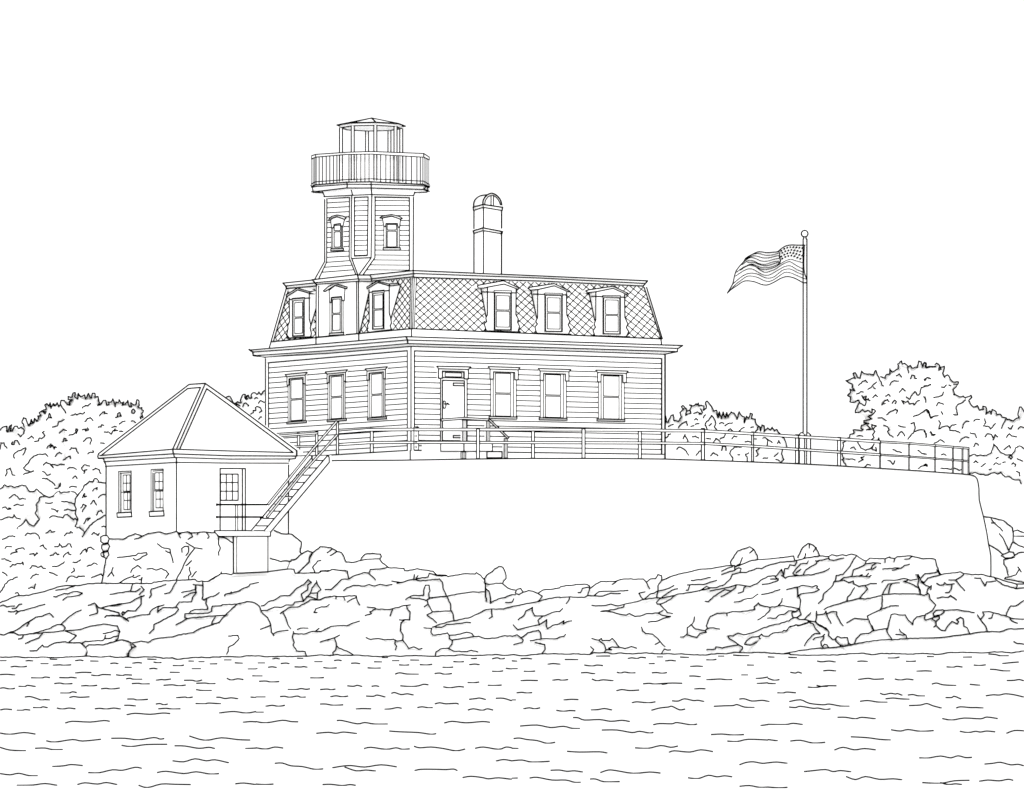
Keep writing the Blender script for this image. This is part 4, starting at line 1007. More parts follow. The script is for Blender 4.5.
for lu in lumps: lu[0].bias = .12; lu[0].others = [q[0] for q in lumps]
def near(lu, x, y): return lu.contains(x, y) or (lu.box[0] - 4 < x < lu.box[2] + 4 and lu.box[1] - 4 < y < lu.box[3] + 4 and bdist(lu.poly, x, y) < 2.2)
for s in strokes:
    best = None
    for i in order:
        if sum(near(lumps[i][0], *p) for p in s) >= .6 * len(s): best = i; break
    if best is None:
        mx = sum(p[0] for p in s) / len(s); my = sum(p[1] for p in s) / len(s)
        best = min(range(len(lumps)), key=lambda i: bdist(lumps[i][0].poly, mx, my))
    lumps[best][0].strokes.append((s, 0))
for lu, nm, lab, cat, grp, tr in lumps:
    if tr:
        cx = (lu.box[0] + lu.box[2]) / 2; base = at(cx, lu.box[3] - 4, lu.Y); base.z = min(base.z, 4.0) - .6
        root = thing('tree', base, lab, cat, grp)
        lu.mesh(1.3, (1.6, .42)).build('crown', root)
        mb = MB(); topz = at(cx, lu.box[1] * .6 + lu.box[3] * .4, lu.Y).z
        def limb(mb, a, b, r0, r1, n=8):
            d = (b - a).normalized(); e1 = d.cross(Vector((0, 1, 0.1))).normalized(); e2 = d.cross(e1)
            mb.prism([a + (e1 * math.cos(6.283 * i / n) + e2 * math.sin(6.283 * i / n)) * r0 for i in range(n)], [b + (e1 * math.cos(6.283 * i / n) + e2 * math.sin(6.283 * i / n)) * r1 for i in range(n)])
        base = base - Vector((0, 0, .6)); topp = Vector((base.x, base.y, topz)); limb(mb, base, topp, .22, .1)
        mid = base.lerp(topp, .6)
        for sx in (-1, 1): limb(mb, mid, mid + Vector((sx * .9, .1, 1.0)), .1, .04)
        mb.build('trunk', root)
    else:
        lu.mesh(1.3, (1.6, .42)).build(nm, None, lab, cat, grp)
LW = 1.13
# ------------------------------------------------------------------ rocky shore
TOP = P('-70,606 0,602.8 20,595 45,591 66,586 90,583.4 150,583.4 165,580 195,580 208,581 220,575 232,573.5 270,571.7 288,569 296,573 310,572.5 346,562 361,560 380,559 388,567 404,568.5 417,569 433,571.5 437,575.4 447,576.5 465,573.6 476,573 484,579 485,583.5 503,583.5 512,589.5 516,590 523,592 528,590.5 533,591 538,593.5 543,590 553,589 560,587.8 570,585 587,584.3 590,586 601,581.5 615,581.5 624,579 643,579 648,581 655,578 658,574.5 661.5,576 666,578.5 680,574 700,569 730,566 735,565.5 750,560.5 766,559 794,556 797,558.5 820,556 829,556.6 832,554.7 846,554.7 851,554 857,556 866,561 870,558 890,557.5 915,556 935,559 938,569 941,574.5 960,572 970,575 990,576.6 1005,581 1016,584 1024,584 1090,586')
WAT = P('-70,657 0,657 180,657.5 220,656.8 345,655.6 500,655.2 570,654 680,653.9 705,654.9 745,652.7 790,654.5 830,655 864,653 900,653.6 960,652.6 1024,651 1090,651')
def top_depth(x):
    if x < 105: return 157.5
    if x < 290: return 157.3
    if x < 350: return 157.3 + (x - 290) / 60 * (wy(350) - 2.1 - 157.3)
    return wy(min(x, 973)) - 2.1
def shore(x, y):
    yt = interp(TOP, x); yw = interp(WAT, x); a = H * F / (yw - HZ); b = top_depth(x)
    t = max(-.3, min(1.15, (yw - y) / (yw - yt)))
    d = a + (b - a) * t
    env = max(0, 1 - abs(2 * t - 1))
    return d + .35 * env * (math.sin(x * .11 + y * .23) + math.sin(x * .047 - y * .31 + 2) + .6 * math.sin(x * .29 + y * .11))
mb = MB(); xs = [-70 + 4 * i for i in range(291)]; NRW = 26; vs = []
for x in xs:
    yt = interp(TOP, x); yw = interp(WAT, x)
    col = [at(x, yw + (yw - HZ) * .12, H * F / ((yw - HZ) * 1.12)) + Vector((0, 0, -.4))]
    for j in range(NRW + 1):
        y = yw + (yt - yw) * j / NRW; col.append(at(x, y, shore(x, y)))
    e = col[-1]; col += [Vector((e.x, e.y + 1.2, e.z - .1)), Vector((e.x * 1.06, e.y + 14, e.z - .3)), Vector((e.x * 1.15, e.y + 60, e.z - .2))]
    vs += col
m = len(col)
mb.add(vs, [[i * m + j, (i + 1) * m + j, (i + 1) * m + j + 1, i * m + j + 1] for i in range(len(xs) - 1) for j in range(m - 1)])
terr = mb
R1 = (0, 570, 130, 665, 1024, 748); R2 = (110, 570, 240, 665, 1024, 748); R2b = (90, 525, 220, 620, 1024, 748); R4 = (200, 525, 330, 620, 1024, 748); R5 = (220, 570, 350, 665, 1024, 748)
R6 = (310, 535, 440, 630, 1024, 748); R7 = (330, 570, 460, 665, 1024, 748); R8 = (430, 555, 560, 650, 1024, 748); R9 = (440, 570, 570, 665, 1024, 748); R10 = (550, 565, 680, 660, 1024, 748)
R11 = (650, 535, 780, 630, 1024, 748); R12 = (660, 570, 790, 665, 1024, 748); R13 = (760, 535, 890, 630, 1024, 748); R14 = (770, 570, 900, 665, 1024, 748); R15 = (870, 545, 1024, 657, 1024, 745); RW = (940, 450, 1024, 590, 475, 791)
ln = []
ln += tile(*R1, '''0,258 60,235 110,212 150,200 225,200 280,185 350,170 450,135 520,122 590,122 640,120 690,108 800,105 860,105
120,183 140,177 152,200;440,160 520,150 590,125;423,208 440,212 505,185 535,188 575,172 610,170 650,182 620,200 530,212 495,237;0,285 25,275 55,290 115,283;95,303 125,300 150,270 172,268;65,325 110,328 130,318 142,328 230,305 353,270;123,347 142,325
0,505 30,512 65,495 125,475 195,425 215,412 245,395 280,372 330,365 390,340 420,370;230,405 212,442;65,495 115,495 150,512 190,510 260,500 330,495 400,490 500,478 515,455 490,430 450,430 380,465 260,500;185,515 170,538 145,543;480,430 530,380 600,330 640,315;200,578 250,555 305,535 335,500
695,278 745,260 775,295 795,300 935,335 940,355;795,300 870,280 960,265;755,270 770,325 765,340 705,358;825,372 840,358 900,357 950,362 1010,402
0,685 90,685 140,683 200,690 350,685 450,690 560,682 680,678 800,685 870,678;1005,685 1012,640 1023,637''')
ln += tile(*R2, '''0,105 330,105 345,95 440,84 530,80 670,73 685,88 780,88 865,35
180,110 160,165 0,192;160,168 200,170 238,145;245,128 270,155 230,193;440,115 325,150 320,165 325,195 310,218;530,80 470,178 430,187
655,115 730,120;675,120 675,155 565,177;680,175 630,185 580,213;675,120 672,150 680,178 650,215 640,250 545,252 515,295;730,95 732,205 725,225 740,235 780,215 830,200 860,178;760,225 755,265 770,290 768,310 665,312 635,325 625,340
905,203 905,192 945,185 1023,163;955,172 945,185;1023,265 960,272 940,270 890,272 870,282 805,285 800,325 770,340 590,345 590,375 610,382 640,377 820,362 880,358 918,352;520,432 605,385;832,365 805,405 800,430
865,408 800,432 715,458 655,493 540,510 490,527 400,535 330,550 300,570 245,560 175,575;310,498 345,465 345,430 420,390 510,345 540,310 530,295 415,297 375,332 380,290 425,275 380,285 340,305 315,330 312,348
312,348 240,355 140,378 130,388;0,357 75,360 130,385 147,403;0,282 80,272 160,255 215,222 240,210 270,200;245,205 245,268 200,322 140,318 120,335 100,355 92,340 100,328 120,335;0,318 70,335 75,358
100,550 150,565 180,585 205,602 170,612 165,590 175,578;178,612 150,640 145,680
0,680 60,688 150,683 200,690 270,683 350,683 420,695 490,690 530,703 600,695 720,685 760,690 830,685 870,686''')
ln += tile(*R4, '''65,443 160,385 205,382 245,390 270,378 400,375 420,370 540,367 690,347 740,350 750,380 770,380
770,380 880,378 935,378 950,362 1023,358''')
ln += tile(*R5, '''475,342 545,295 610,292 660,268 710,235 785,235 830,215 870,208
495,330 520,380 535,430 557,462;325,320 370,320 430,292 480,295 520,275 575,275 590,252 655,247;325,283 345,280 380,250 420,240 475,205 550,200 610,140 660,115 695,75 720,97 690,118 690,158 640,190 655,245 710,185 725,140 760,100 795,155 765,180 715,183
760,85 765,105;768,180 765,232;35,200 45,190 85,182 130,172 230,125 235,112 303,98;425,500 450,487 535,475;740,333 755,305 800,290 840,288 860,272;740,335 765,335;610,468 635,458 692,458
578,485 580,500 660,505 720,485 795,485 850,455;780,460 750,483;578,500 570,530 585,570 575,590 605,638 670,643 682,680;790,567 870,543
0,682 80,682 150,685 210,675 300,675 370,683 450,680 590,680 720,675 800,668 870,675''')
ln += tile(*R6, '''0,297 70,298 90,285 140,287 175,270 210,275 295,285 305,340;550,190 570,220 605,245 620,257 740,263 745,280 770,282 845,265 970,285 1000,315 1023,318
285,213 345,215 400,200 470,190 550,188
610,255 565,265 475,272 465,300 425,295 385,310 350,320 310,345 250,350 215,385 165,430 120,430;465,305 500,335 515,352;265,437 290,415 340,397 430,402 465,390 510,402 555,388 600,398 645,390
645,363 690,370 730,372 685,380;730,372 780,355 830,350 870,362 930,355 985,350 1010,350;815,350 822,312;835,347 850,320;840,345 930,330 940,302 985,315 1000,320
895,475 895,440 910,395 938,395 945,440 935,460 938,490;755,508 780,490 815,475 895,475;790,495 860,500 915,515 945,495 1023,487;925,520 930,545 900,565;930,545 965,605 1023,602;965,605 920,630 965,660 997,690
-30,487 0,487 60,510 80,510 115,492 190,480 240,485 310,478 365,480 360,495 330,505 295,527;365,480 370,510 390,550;205,485 205,502;265,488 275,512
450,567 510,573 520,582 610,587 650,580 700,570 740,555 790,550;520,582 470,605 485,618 435,635;652,582 640,610 632,635;762,560 765,580 788,605 785,668 705,668;735,670 715,700 715,745;115,743 165,720 245,713 290,715 340,693 390,678''')
ln += tile(*R7, '''-20,552 0,545 30,535 75,513;35,538 50,575 50,595 70,615 130,637 185,670;50,600 45,630 22,650 25,668
590,392 560,415 555,480 575,510 572,550 595,580 620,618 660,605 700,625 725,617;285,532 320,547 380,540 430,550 500,545 530,560 575,552;515,552 510,580 525,600 515,628
860,70 885,95 890,140 915,200 950,265 950,310 970,350 978,400;780,220 850,212 910,208;810,328 950,322;740,455 800,460;830,670 835,645 870,622 935,615;840,45 880,48 915,45
800,460 795,490 810,512 870,508 925,495 940,515 940,540 965,555 960,585 935,618
0,672 60,665 100,672 190,670 300,675 400,683 480,675 550,680 640,675 720,675 830,680 866,676''')
ln += tile(*R8, '''55,158 130,160 140,170 200,158 280,147 355,150 365,138 400,160 427,192
575,228 610,258 640,270 672,275;436,222 437,290 445,365;440,265 465,285 475,330 475,378;475,378 540,345 590,335 645,312 672,314;735,293 775,280 810,285 850,303 885,325 850,365
850,303 890,275 970,268 1023,258;100,327 135,325 210,308 340,290 365,292 425,290;595,373 645,372 660,345
20,568 60,552 130,530 190,518 320,490 380,462 440,430 480,425 580,425 640,408 740,388 845,368 900,352 980,335 1023,332;485,425 490,485 465,500;45,570 90,570 130,548 180,545 290,530 320,533
150,632 200,630 290,608 330,618 345,640;175,670 260,655 345,642 385,640 430,657 510,655 590,635 650,640 685,628 720,655 735,670 725,690 660,705;720,650 770,612 855,592 870,610 875,660;790,675 840,665 880,660 1000,658 1023,645
830,690 905,705;695,510 740,475 755,440 808,412 805,440 825,478 900,480 980,448 1023,445;885,485 850,515 860,545;655,550 690,587 770,568 860,550 920,508 915,550 925,580 965,555 1023,540''')
ln += tile(*R9, '''755,572 825,588 828,625 800,660 770,662;70,620 110,640 210,643 245,632 298,645
0,675 110,675 160,668 220,672 330,672 430,665 510,672 580,665 650,675 700,670 780,660 870,660 1023,662''')
ln += tile(*R10, '''79,173 130,160 170,160 210,152 290,152 312,165 310,200 297,238;220,217 240,217 255,185 310,175;297,240 270,255 220,255 160,250 79,257;155,252 150,275 128,303
312,187 360,150 400,130 510,130 580,110 735,110 755,130 785,185;525,128 490,153;765,132 790,110 830,108 850,75 880,85 880,120 850,165 850,210 840,250 850,258;297,240 345,243 385,210 430,207 520,207 615,200;345,243 415,245 480,222 555,225
330,317 360,322 440,318 480,308 535,322 600,305 680,290 735,270 820,260 900,258 980,240;585,310 580,330 520,348 400,365 440,363 490,370 540,385 600,395 625,382 670,405 710,402 760,383 850,378 890,358;850,378 880,395 950,405 900,418 850,440 775,450
748,212 700,222 715,250 735,272 765,250 790,228 820,222 850,205 900,195 940,182 975,162;1005,187 960,200 860,268 838,295 845,308 880,305 950,270 980,242;865,310 925,375 965,382;79,363 100,343;79,458 110,438 105,462 130,448 170,440;79,567 110,562 122,547
330,578 385,592 405,578 410,595 470,595 490,578 545,645;385,592 430,630 440,665 430,690;320,643 345,665 320,695;462,655 490,645 545,648 590,658 640,642 682,655;462,655 485,668 440,668
720,490 730,520 755,540 810,545 850,580 870,605 905,642;865,605 828,625;880,695 900,662 925,670 950,668;158,702 180,698 310,705 345,690 450,690 490,700 560,692 650,700 740,692 870,700 1023,700;880,120 920,105 945,92''')
ln += tile(*R11, '''90,360 130,345 190,318 240,305 310,290 390,270 480,265 560,250 635,240 665,240
665,240 668,275 700,258 718,265 710,290;670,252 740,225 800,200 850,193 910,190 1023,180;565,285 610,262 650,250;565,312 630,287 668,278;325,358 400,352 440,342 475,335;295,393 330,390 420,390 470,372 525,357;315,393 300,435 285,435
1023,215 930,240 880,265 840,262 760,295 710,295 650,310 635,345 590,388 530,412 470,415 445,405 390,440;190,480 220,465 300,455 380,440 430,430 480,415;475,440 540,428 620,412 680,392 750,400 790,405 840,385 870,358 930,325 985,322
680,395 670,420 640,440 590,430 500,485 460,525 435,522;655,430 600,465 560,485;760,402 740,415 735,445 695,458;665,528 700,525 750,505 810,495 850,465;880,468 930,460 1023,430;950,348 1010,345 1010,358 950,380 885,390
850,668 905,635 945,590 945,570 865,550 855,535 820,565 825,585 770,598 710,605 650,603 605,615 530,617 475,642 460,670 443,715 455,735;605,618 607,635;945,570 1000,562 1023,555;350,645 345,680 325,710''')
ln += tile(*R12, '''245,430 215,455 215,500 205,512 185,527 160,528;250,435 280,465 355,478 365,490 315,500 290,530 210,510;355,478 375,460 420,455 470,465
535,520 575,520 615,497 660,510 740,490 800,462 880,435 940,425 1000,402 1015,402;538,525 545,540 610,582 650,605 650,622 630,642;370,625 435,623 440,605 490,615 540,602 615,592;815,520 855,522 890,497 965,488 975,475 995,480 1010,460
157,660 270,668 360,670 450,657 520,660 580,648 680,652 820,648 920,658 1023,660''')
ln += tile(*R13, '''157,178 265,165 272,195;157,213 270,205 345,185 470,165 540,170 565,155 605,165 650,155 680,162 720,150 760,160 795,185 835,205
275,240 290,215 285,200;270,240 235,235 220,265 195,265 185,320 170,270 120,330 140,350;170,320 200,340 215,330 290,320 340,315 400,315 460,300 510,285 548,262;380,205 370,225 320,228 285,265 258,300 270,312 300,318;285,298 322,270
340,315 360,275 390,255 445,225 450,205 540,185 550,195 580,200 660,182;437,203 460,208;540,170 545,190;760,165 735,195 710,245 680,280 655,310 600,318 595,355 580,375 575,395 540,430 500,465 495,505 460,538
835,205 865,182 900,185 985,188 1023,172;985,190 985,215;835,210 825,235 735,275 725,320;830,228 890,218 950,225;920,220 885,240 875,270 835,278;885,270 915,250;630,360 660,335 725,325 800,322 860,330 875,318;785,322 805,312;835,325 855,303
580,370 660,355 700,375 735,362 740,385 780,405 840,395 870,382 918,382;745,415 715,465 690,487 685,520;830,400 848,425 785,498;210,430 290,410 340,397 410,410 440,397 455,405 445,415 468,430 430,448 320,465 295,485;295,410 298,480
305,475 320,510 310,580 325,625 290,650 260,650 250,610 280,605 310,582;145,553 170,525 175,500;145,553 200,560 310,580;60,655 125,655 150,630 190,625 225,597 275,602;230,675 260,655;290,650 310,665 350,665 430,683;350,665 400,612
445,600 445,650 435,683 455,705 530,748;215,748 235,720 285,708 310,710 375,690;380,680 400,695;445,630 510,620 520,600 525,620 560,605 605,605 605,630 635,690 655,715;525,625 560,695;505,587 530,570 600,548 690,520 785,500 830,505 950,478
962,480 962,560 945,590;945,590 1000,568 1023,565;945,590 845,638 860,675 890,745;845,665 790,660 745,655 685,690''')
ln += tile(*R14, '''157,450 205,430 220,440 300,415;300,405 340,425 360,465 395,500 355,500 330,515 300,550 272,595;340,548 355,535 410,525 430,507;425,525 420,545 400,565 405,595 420,612;415,600 430,585 450,590 462,612
440,455 465,490 460,515 490,545 515,545;620,575 635,587 665,583 680,540 715,505 775,500 820,475;820,475 920,462
105,660 180,645 250,632 350,620 480,612 580,602 700,575 800,560 900,550 1023,545;805,440 820,475;157,665 290,672 430,668 530,670 610,660 740,655 800,667 860,658 1023,658''')
ln += tile(*R15, '''133,85 165,90 180,78 270,72 300,80 355,92 410,90 435,97 445,140 455,165 472,197;165,92 160,110;283,75 260,92 232,95;85,160 130,155 185,152 205,155 230,135 263,128;150,168 195,155
80,247 90,235 160,235 225,222 270,235 310,228;305,198 315,200 325,235 318,265 335,300 335,325;320,195 345,250 370,268 400,280 408,270;340,218 365,190 430,185 450,178;445,165 460,195;472,197 420,210 385,220 360,250 345,240
472,197 530,188 600,178 622,190 620,200 570,232 525,232;570,235 630,303;622,190 680,198 740,195 800,210 840,220 900,240 975,260 1023,260;695,220 735,222 745,240 765,272 775,245 835,240;830,222 880,262 970,290 980,270 970,258;970,290 1023,285
445,255 465,268 490,265 495,250 510,262 560,258;545,262 540,295 525,315 502,317;447,353 480,345 520,348 535,335 575,365;225,242 290,265 325,285 335,325;225,242 250,235;85,325 120,260 195,252;125,320 135,270 145,260
80,330 180,325 250,325 330,328 360,335 385,325;133,405 150,405 190,405;405,295 408,272 385,290 378,315 395,330 400,360 438,400 415,435 370,460 362,490 370,500 410,487 425,480;425,470 420,455 440,435 485,430 495,445 470,465 430,472
430,480 460,470 462,490 440,510 415,495 420,480;490,435 580,430 640,440 693,450;440,505 440,535 425,545;440,535 470,565 500,570 520,535 545,508 580,525 590,510 575,495 600,480 620,490 625,540 645,550 665,590
115,565 130,500 140,465 165,458 190,465 235,465 255,500 285,530 290,500 310,478 365,468;110,562 120,590 145,628;195,560 205,578 240,600 245,620;172,595 215,600 235,598
199,624 250,622 420,618 530,608 650,592 775,575 860,578 920,558 1023,555;715,465 735,495 770,540 780,575;735,495 760,465 748,445 790,443 840,455 905,473 940,487 1023,493;820,455 810,485 790,488;930,490 945,505 980,520
905,473 910,450 935,405 970,405 1005,380 1023,370;957,642 980,655 1023,660;199,723 270,725 350,720 450,728 530,715 640,715 740,718 810,712 880,710 940,718 1023,705''')

# loose rocks: outline, distance, swell, label, own strokes
B = []
def rock(pl, Y, T, lab, own, rim=14, name='boulder', cat='boulder', grp=None, outline=0):
    lu = Lump(pl, Y, T, rim=rim, bumps=.06)
    for s in own: lu.strokes.append((s, 0))
    B.append((lu, name, lab, cat, grp))
T = lambda tl, t: tile(*tl, t)
poly = lambda tl, t: tile(*tl, t)[0]
# rock outcrop that carries the hut
rock(poly(R2b, '95,470 120,270 150,108 265,110 300,88 355,68 410,88 460,65 555,55 600,70 680,50 700,62 770,52 805,62 880,55 980,58 1080,50 1180,60 1230,110 1240,470 1000,480 930,520 845,520 830,510 680,510 590,510 520,520 490,530 80,535'),
     158.7, 1.3, 'broad cracked rock outcrop carrying the hut at the left', T(R2b, '''150,108 265,110 300,88 355,68 410,88 460,65 555,55 600,70 680,50 700,62 770,52 805,62 880,55 980,60
125,268 110,350 95,440 90,460 130,460;90,475 125,462
410,88 380,105 350,112;530,147 565,175 630,190 635,225 655,297;595,203 630,220;755,138 825,180 885,188;725,215 722,185 745,168 775,168 775,215 755,240;825,180 760,270 720,355 680,430;755,320 800,280
215,257 290,248 360,240 380,222 445,218 450,232 420,245 395,265 360,278 340,262;320,375 335,345 375,318 403,342;140,407 170,370 182,332;170,370 188,403;447,347 490,342 520,355 560,340 600,360 620,385 595,420
785,332 782,355 795,385 775,405 778,430;800,410 838,365;232,455 270,430 335,405 345,415 395,397;335,408 345,393;385,430 400,430 410,412 403,455;690,60 712,100;700,75 715,68;785,55 808,92 773,113;845,75 852,60;918,62 938,92 928,105''')
     + T(R4, '130,68 148,95 145,150 160,180 145,215 148,240;150,92 205,105 258,140;165,383 168,368'), rim=10, name='rock_outcrop', cat='rock')
rock(poly(R4, '545,30 585,42 640,68 725,72 800,135 790,215 800,228 755,268 720,275 712,290 690,345 540,367 500,367 500,40'), 158.9, .8, 'smooth rounded rock behind the right side of the landing pier', T(R4, '585,42 640,68 725,72 800,135 790,215 800,228;540,260 590,272 635,288 670,282 712,290;690,345 712,290'), grp=None)
rock(poly(R4, '712,290 720,275 755,268 800,228 850,202 885,215 865,250 862,290 770,378 750,380 740,350 692,345'), 157.7, .5, 'small leaning rock wedged between the pier rock and the large boulder', T(R4, '712,290 720,275 755,268 800,228 850,202 885,215 865,250 862,290 770,378'))
rock(poly(R6, '0,175 20,140 80,92 130,95 165,100 215,130 250,140 265,165 285,213 300,330 210,335 100,345 -10,345 -60,330 -30,250'), shore(330, 573) - .2, .5, 'large rounded boulder at the foot of the wall right of the stairs', T(R6, '0,175 20,140 80,92 130,95 165,100 215,130 250,140 265,165 285,213;85,200 60,205 20,255 40,297;135,140 175,110;160,162 210,130'))
rock(poly(R6, '400,200 405,180 435,150 490,143 555,150 563,170 552,205 470,210 402,215'), shore(371, 560) - .1, .25, 'small flat slab of rock lying on the ledge below the wall', T(R6, '400,195 405,180 435,150 490,143 555,150 563,170 550,190'), rim=5, name='flat_rock', cat='rock')
rock(poly(R8, '430,220 430,185 445,160 490,130 510,108 545,88 575,97 595,140 600,185 582,205 572,245 520,245 465,250'), shore(497, 584) - .1, .4, 'egg-shaped boulder standing on the ledge at mid shore', T(R8, '430,220 430,185 445,160 490,130 510,108 545,88 575,97 595,140 600,185 580,205 572,225 520,222 465,232 430,220'), rim=9)
rock(poly(R8, '672,295 685,270 715,263 735,293 700,312 675,303'), shore(519, 594) - .15, .15, 'tiny stone on the ledge right of the egg-shaped boulder', T(R8, '672,295 685,270 715,263 735,293 700,312 675,303 672,295'), rim=3, name='stone', cat='stone')
rock(poly(R11, '640,238 632,215 690,125 740,108 785,92 820,115 845,160 850,215 800,225 740,250 690,270'), shore(743, 564) - .15, .4, 'pointed boulder on the ridge left of the peaked one', T(R11, '640,238 632,215 690,125 740,108 785,92 820,115 845,160 848,192;785,142 805,125 815,115;728,177 710,225 670,250'), rim=9)
rock(poly(R13, '295,195 300,165 335,100 380,65 420,80 440,100 465,150 472,190 400,200 345,210 298,215'), shore(807, 557) - .15, .4, 'peaked boulder on the ridge below the flagpole', T(R13, '295,195 300,165 335,100 380,65 420,80 440,100 465,150 470,165;390,70 388,103;445,100 435,110 420,132;360,145 355,170 345,182'), rim=9)
rock(poly(R5, '0,410 50,345 130,270 210,248 270,257 310,285 325,330 375,375 400,430 405,490 425,518 430,690 -120,690 -110,560 -60,470'), shore(250, 655) + .1, .9, 'big smooth dome-shaped rock at the waterline', T(R5, '''-10,418 50,345 130,270 210,248 270,257 310,285 325,330 375,375 400,430 405,490 425,518;318,467 395,437;65,520 140,515 150,540 115,580 65,610 65,640 42,682'''), rim=22)
rock(poly(R1, '515,478 630,468 725,440 815,425 925,440 945,485 935,515 930,540 910,555 870,570 810,590 700,588 640,580 600,572 540,570 600,518'), shore(95, 644) + .2, .4, 'long flat slab of rock above the waterline at the left', T(R1, '''515,478 630,468 725,440 815,425 925,440 945,485 935,515 930,540 910,555;810,500 870,490 905,475 945,487;830,515 825,540 870,538 895,525 930,518;515,480 600,518 540,570;640,580 670,562 810,555 830,535'''), rim=8, name='flat_rock', cat='rock')
rock(poly(R1, '235,637 290,635 335,590 345,605 375,605 430,575 515,565 545,572 630,572 690,620 692,645 672,690 300,700 225,690'), shore(60, 656) + .2, .45, 'low rounded rock at the waterline near the left frame edge', T(R1, '235,637 290,635 335,590 345,605 375,605 430,575 515,565 545,572 630,572 690,620 692,645 672,678'), rim=8)
rock(poly(R1, '680,605 700,588 810,590 870,570 960,550 1023,562 1040,580 1010,640 1005,690 690,690 692,645'), shore(110, 656) + .25, .45, 'smooth humped rock between the low rounded rock and the big dome at the waterline', T(R1, '680,605 700,588 810,590 870,570 960,550 1010,560 1030,575'), rim=8)
rock(poly(R12, '780,522 800,505 815,520 800,540 770,565 715,592 665,585 680,560 725,528'), shore(750, 645) - .3, .25, 'small oval stone tilted on the slope near the right waterline', T(R12, '780,522 800,505 815,520 800,540 770,565 715,592 665,585 680,560 725,528 780,522;780,522 785,540 800,540'), rim=5, name='stone', cat='stone')
rock(poly(R14, '515,540 530,523 560,535 610,533 620,575 610,595 580,602 545,590 520,565'), shore(842, 646.5) - .05, .25, 'small blocky stone just above the low shelf at right', T(R14, '515,540 530,523 560,535 610,533 620,575 610,595 580,602 545,590 520,565 515,540;360,405 370,420 440,458'), rim=5, name='stone', cat='stone')
# stones stacked at the outcrop's corner
rock(poly(TB, '642,300 660,290 685,292 697,310 690,335 660,342 642,328'), 157.6, .16, 'top round stone of the three piled at the left corner of the hut', T(TB, '642,300 660,290 685,292 697,310 690,335 660,342 642,328 642,300'), rim=4, name='stone', cat='stone', grp='stones piled at the hut corner')
rock(poly(TB, '650,350 690,342 700,360 690,385 660,392 648,372'), 157.6, .16, 'middle round stone of the three piled at the left corner of the hut', T(TB, '650,350 690,342 700,360 690,385 660,392 648,372 650,350'), rim=4, name='stone', cat='stone', grp='stones piled at the hut corner')
rock(poly(TB, '655,395 643,405 645,420 658,428 677,440 695,415 690,395'), 157.6, .16, 'bottom split stone of the three piled at the left corner of the hut', T(TB, '655,395 643,405 645,420 658,428 665,418;690,395 695,415 680,437 665,430 658,400 690,392'), rim=4, name='stone', cat='stone', grp='stones piled at the hut corner')
# crags beyond the end of the wall
rock(poly(RW, '180,370 245,375 300,385 360,400 410,440 415,470 412,520 390,572 355,590 310,555 275,533 180,533'), 183.5, 1.0, 'tall fissured crag leaning against the right end of the retaining wall', T(RW, '246,375 300,385 360,400 410,440 415,470 412,520 390,570;290,388 310,415 340,440 355,458;290,412 312,412;335,472 355,495 390,570;275,533 310,555 355,590 345,600'), name='crag', cat='rock')
rock(poly(RW, '415,460 440,452 475,468 560,470 560,500 475,492 415,490'), 185, .6, 'upper flat rock at the right frame edge behind the crag', T(RW, '415,460 440,452 475,468 500,472;415,490 490,490'), rim=6, name='flat_rock', cat='rock')
rock(poly(RW, '412,490 475,492 560,500 560,580 475,578 445,580 425,590 415,578 392,573 412,518'), 184.4, .6, 'blocky rock at the right frame edge under the upper flat one', T(RW, '412,518 445,540 475,550 500,552'), rim=6)
rock(poly(RW, '355,590 390,575 415,578 425,600 400,610 370,612 350,597'), 182.2, .3, 'small cap stone lodged between the crag and the lower boulder', T(RW, '355,590 390,575 415,578 425,600 400,610 370,612 350,597'), rim=5, name='stone', cat='stone')
rock(poly(RW, '360,620 400,612 420,605 445,580 475,578 560,580 560,770 430,740 365,730 370,720 385,708 372,660 360,645'), 181.6, .6, 'large lower boulder at the right frame edge above the shore ledge', T(RW, '420,595 445,580 475,578 500,578;360,620 400,612 420,605;360,620 360,645 372,660 385,708;440,660 460,690;450,672 430,705 400,715 370,720 365,730;365,728 430,740 475,750'), rim=10)
for s in ln:
    s2 = tremble(s, 2.6, .3); q = []
    for x, y in s2:
        d = min([shore(x, y)] + [b[0].front(x, y) for b in B if b[0].contains(x, y)]) - (.35 if y > interp(TOP, x) + 3 else .7)
        if y > HZ + 2: d = min(d, (H - .02) * F / (y - HZ))
        q.append(at(x, y, d))
    terr.tube(q, 1.3)
terr.build('shore_rocks', kind='structure')
for lu, nm, lab, cat, grp in B: lu.mesh(1.3).build(nm, None, lab, cat, grp)

# bank behind the right end of the wall, and the island ground the trees stand on
mb = MB(); xs = [-40 + 4 * i for i in range(30)]
gx = [-40 + 2 * i for i in range(42)]; vs = []
for j in range(20):
    for x in gx:
        y = (159.5 if x < -9 else 179.0) + 4 * j
        z = 1.2 + .035 * (y - 159.5) if x < -9 else 1.2 + .07 * min(y - 179, 30)
        vs.append(Vector((x, y, z)))
n = len(gx)
mb.add(vs, [[j * n + i, j * n + i + 1, (j + 1) * n + i + 1, (j + 1) * n + i] for j in range(19) for i in range(n - 1)])
mb.build('island_ground', kind='structure')

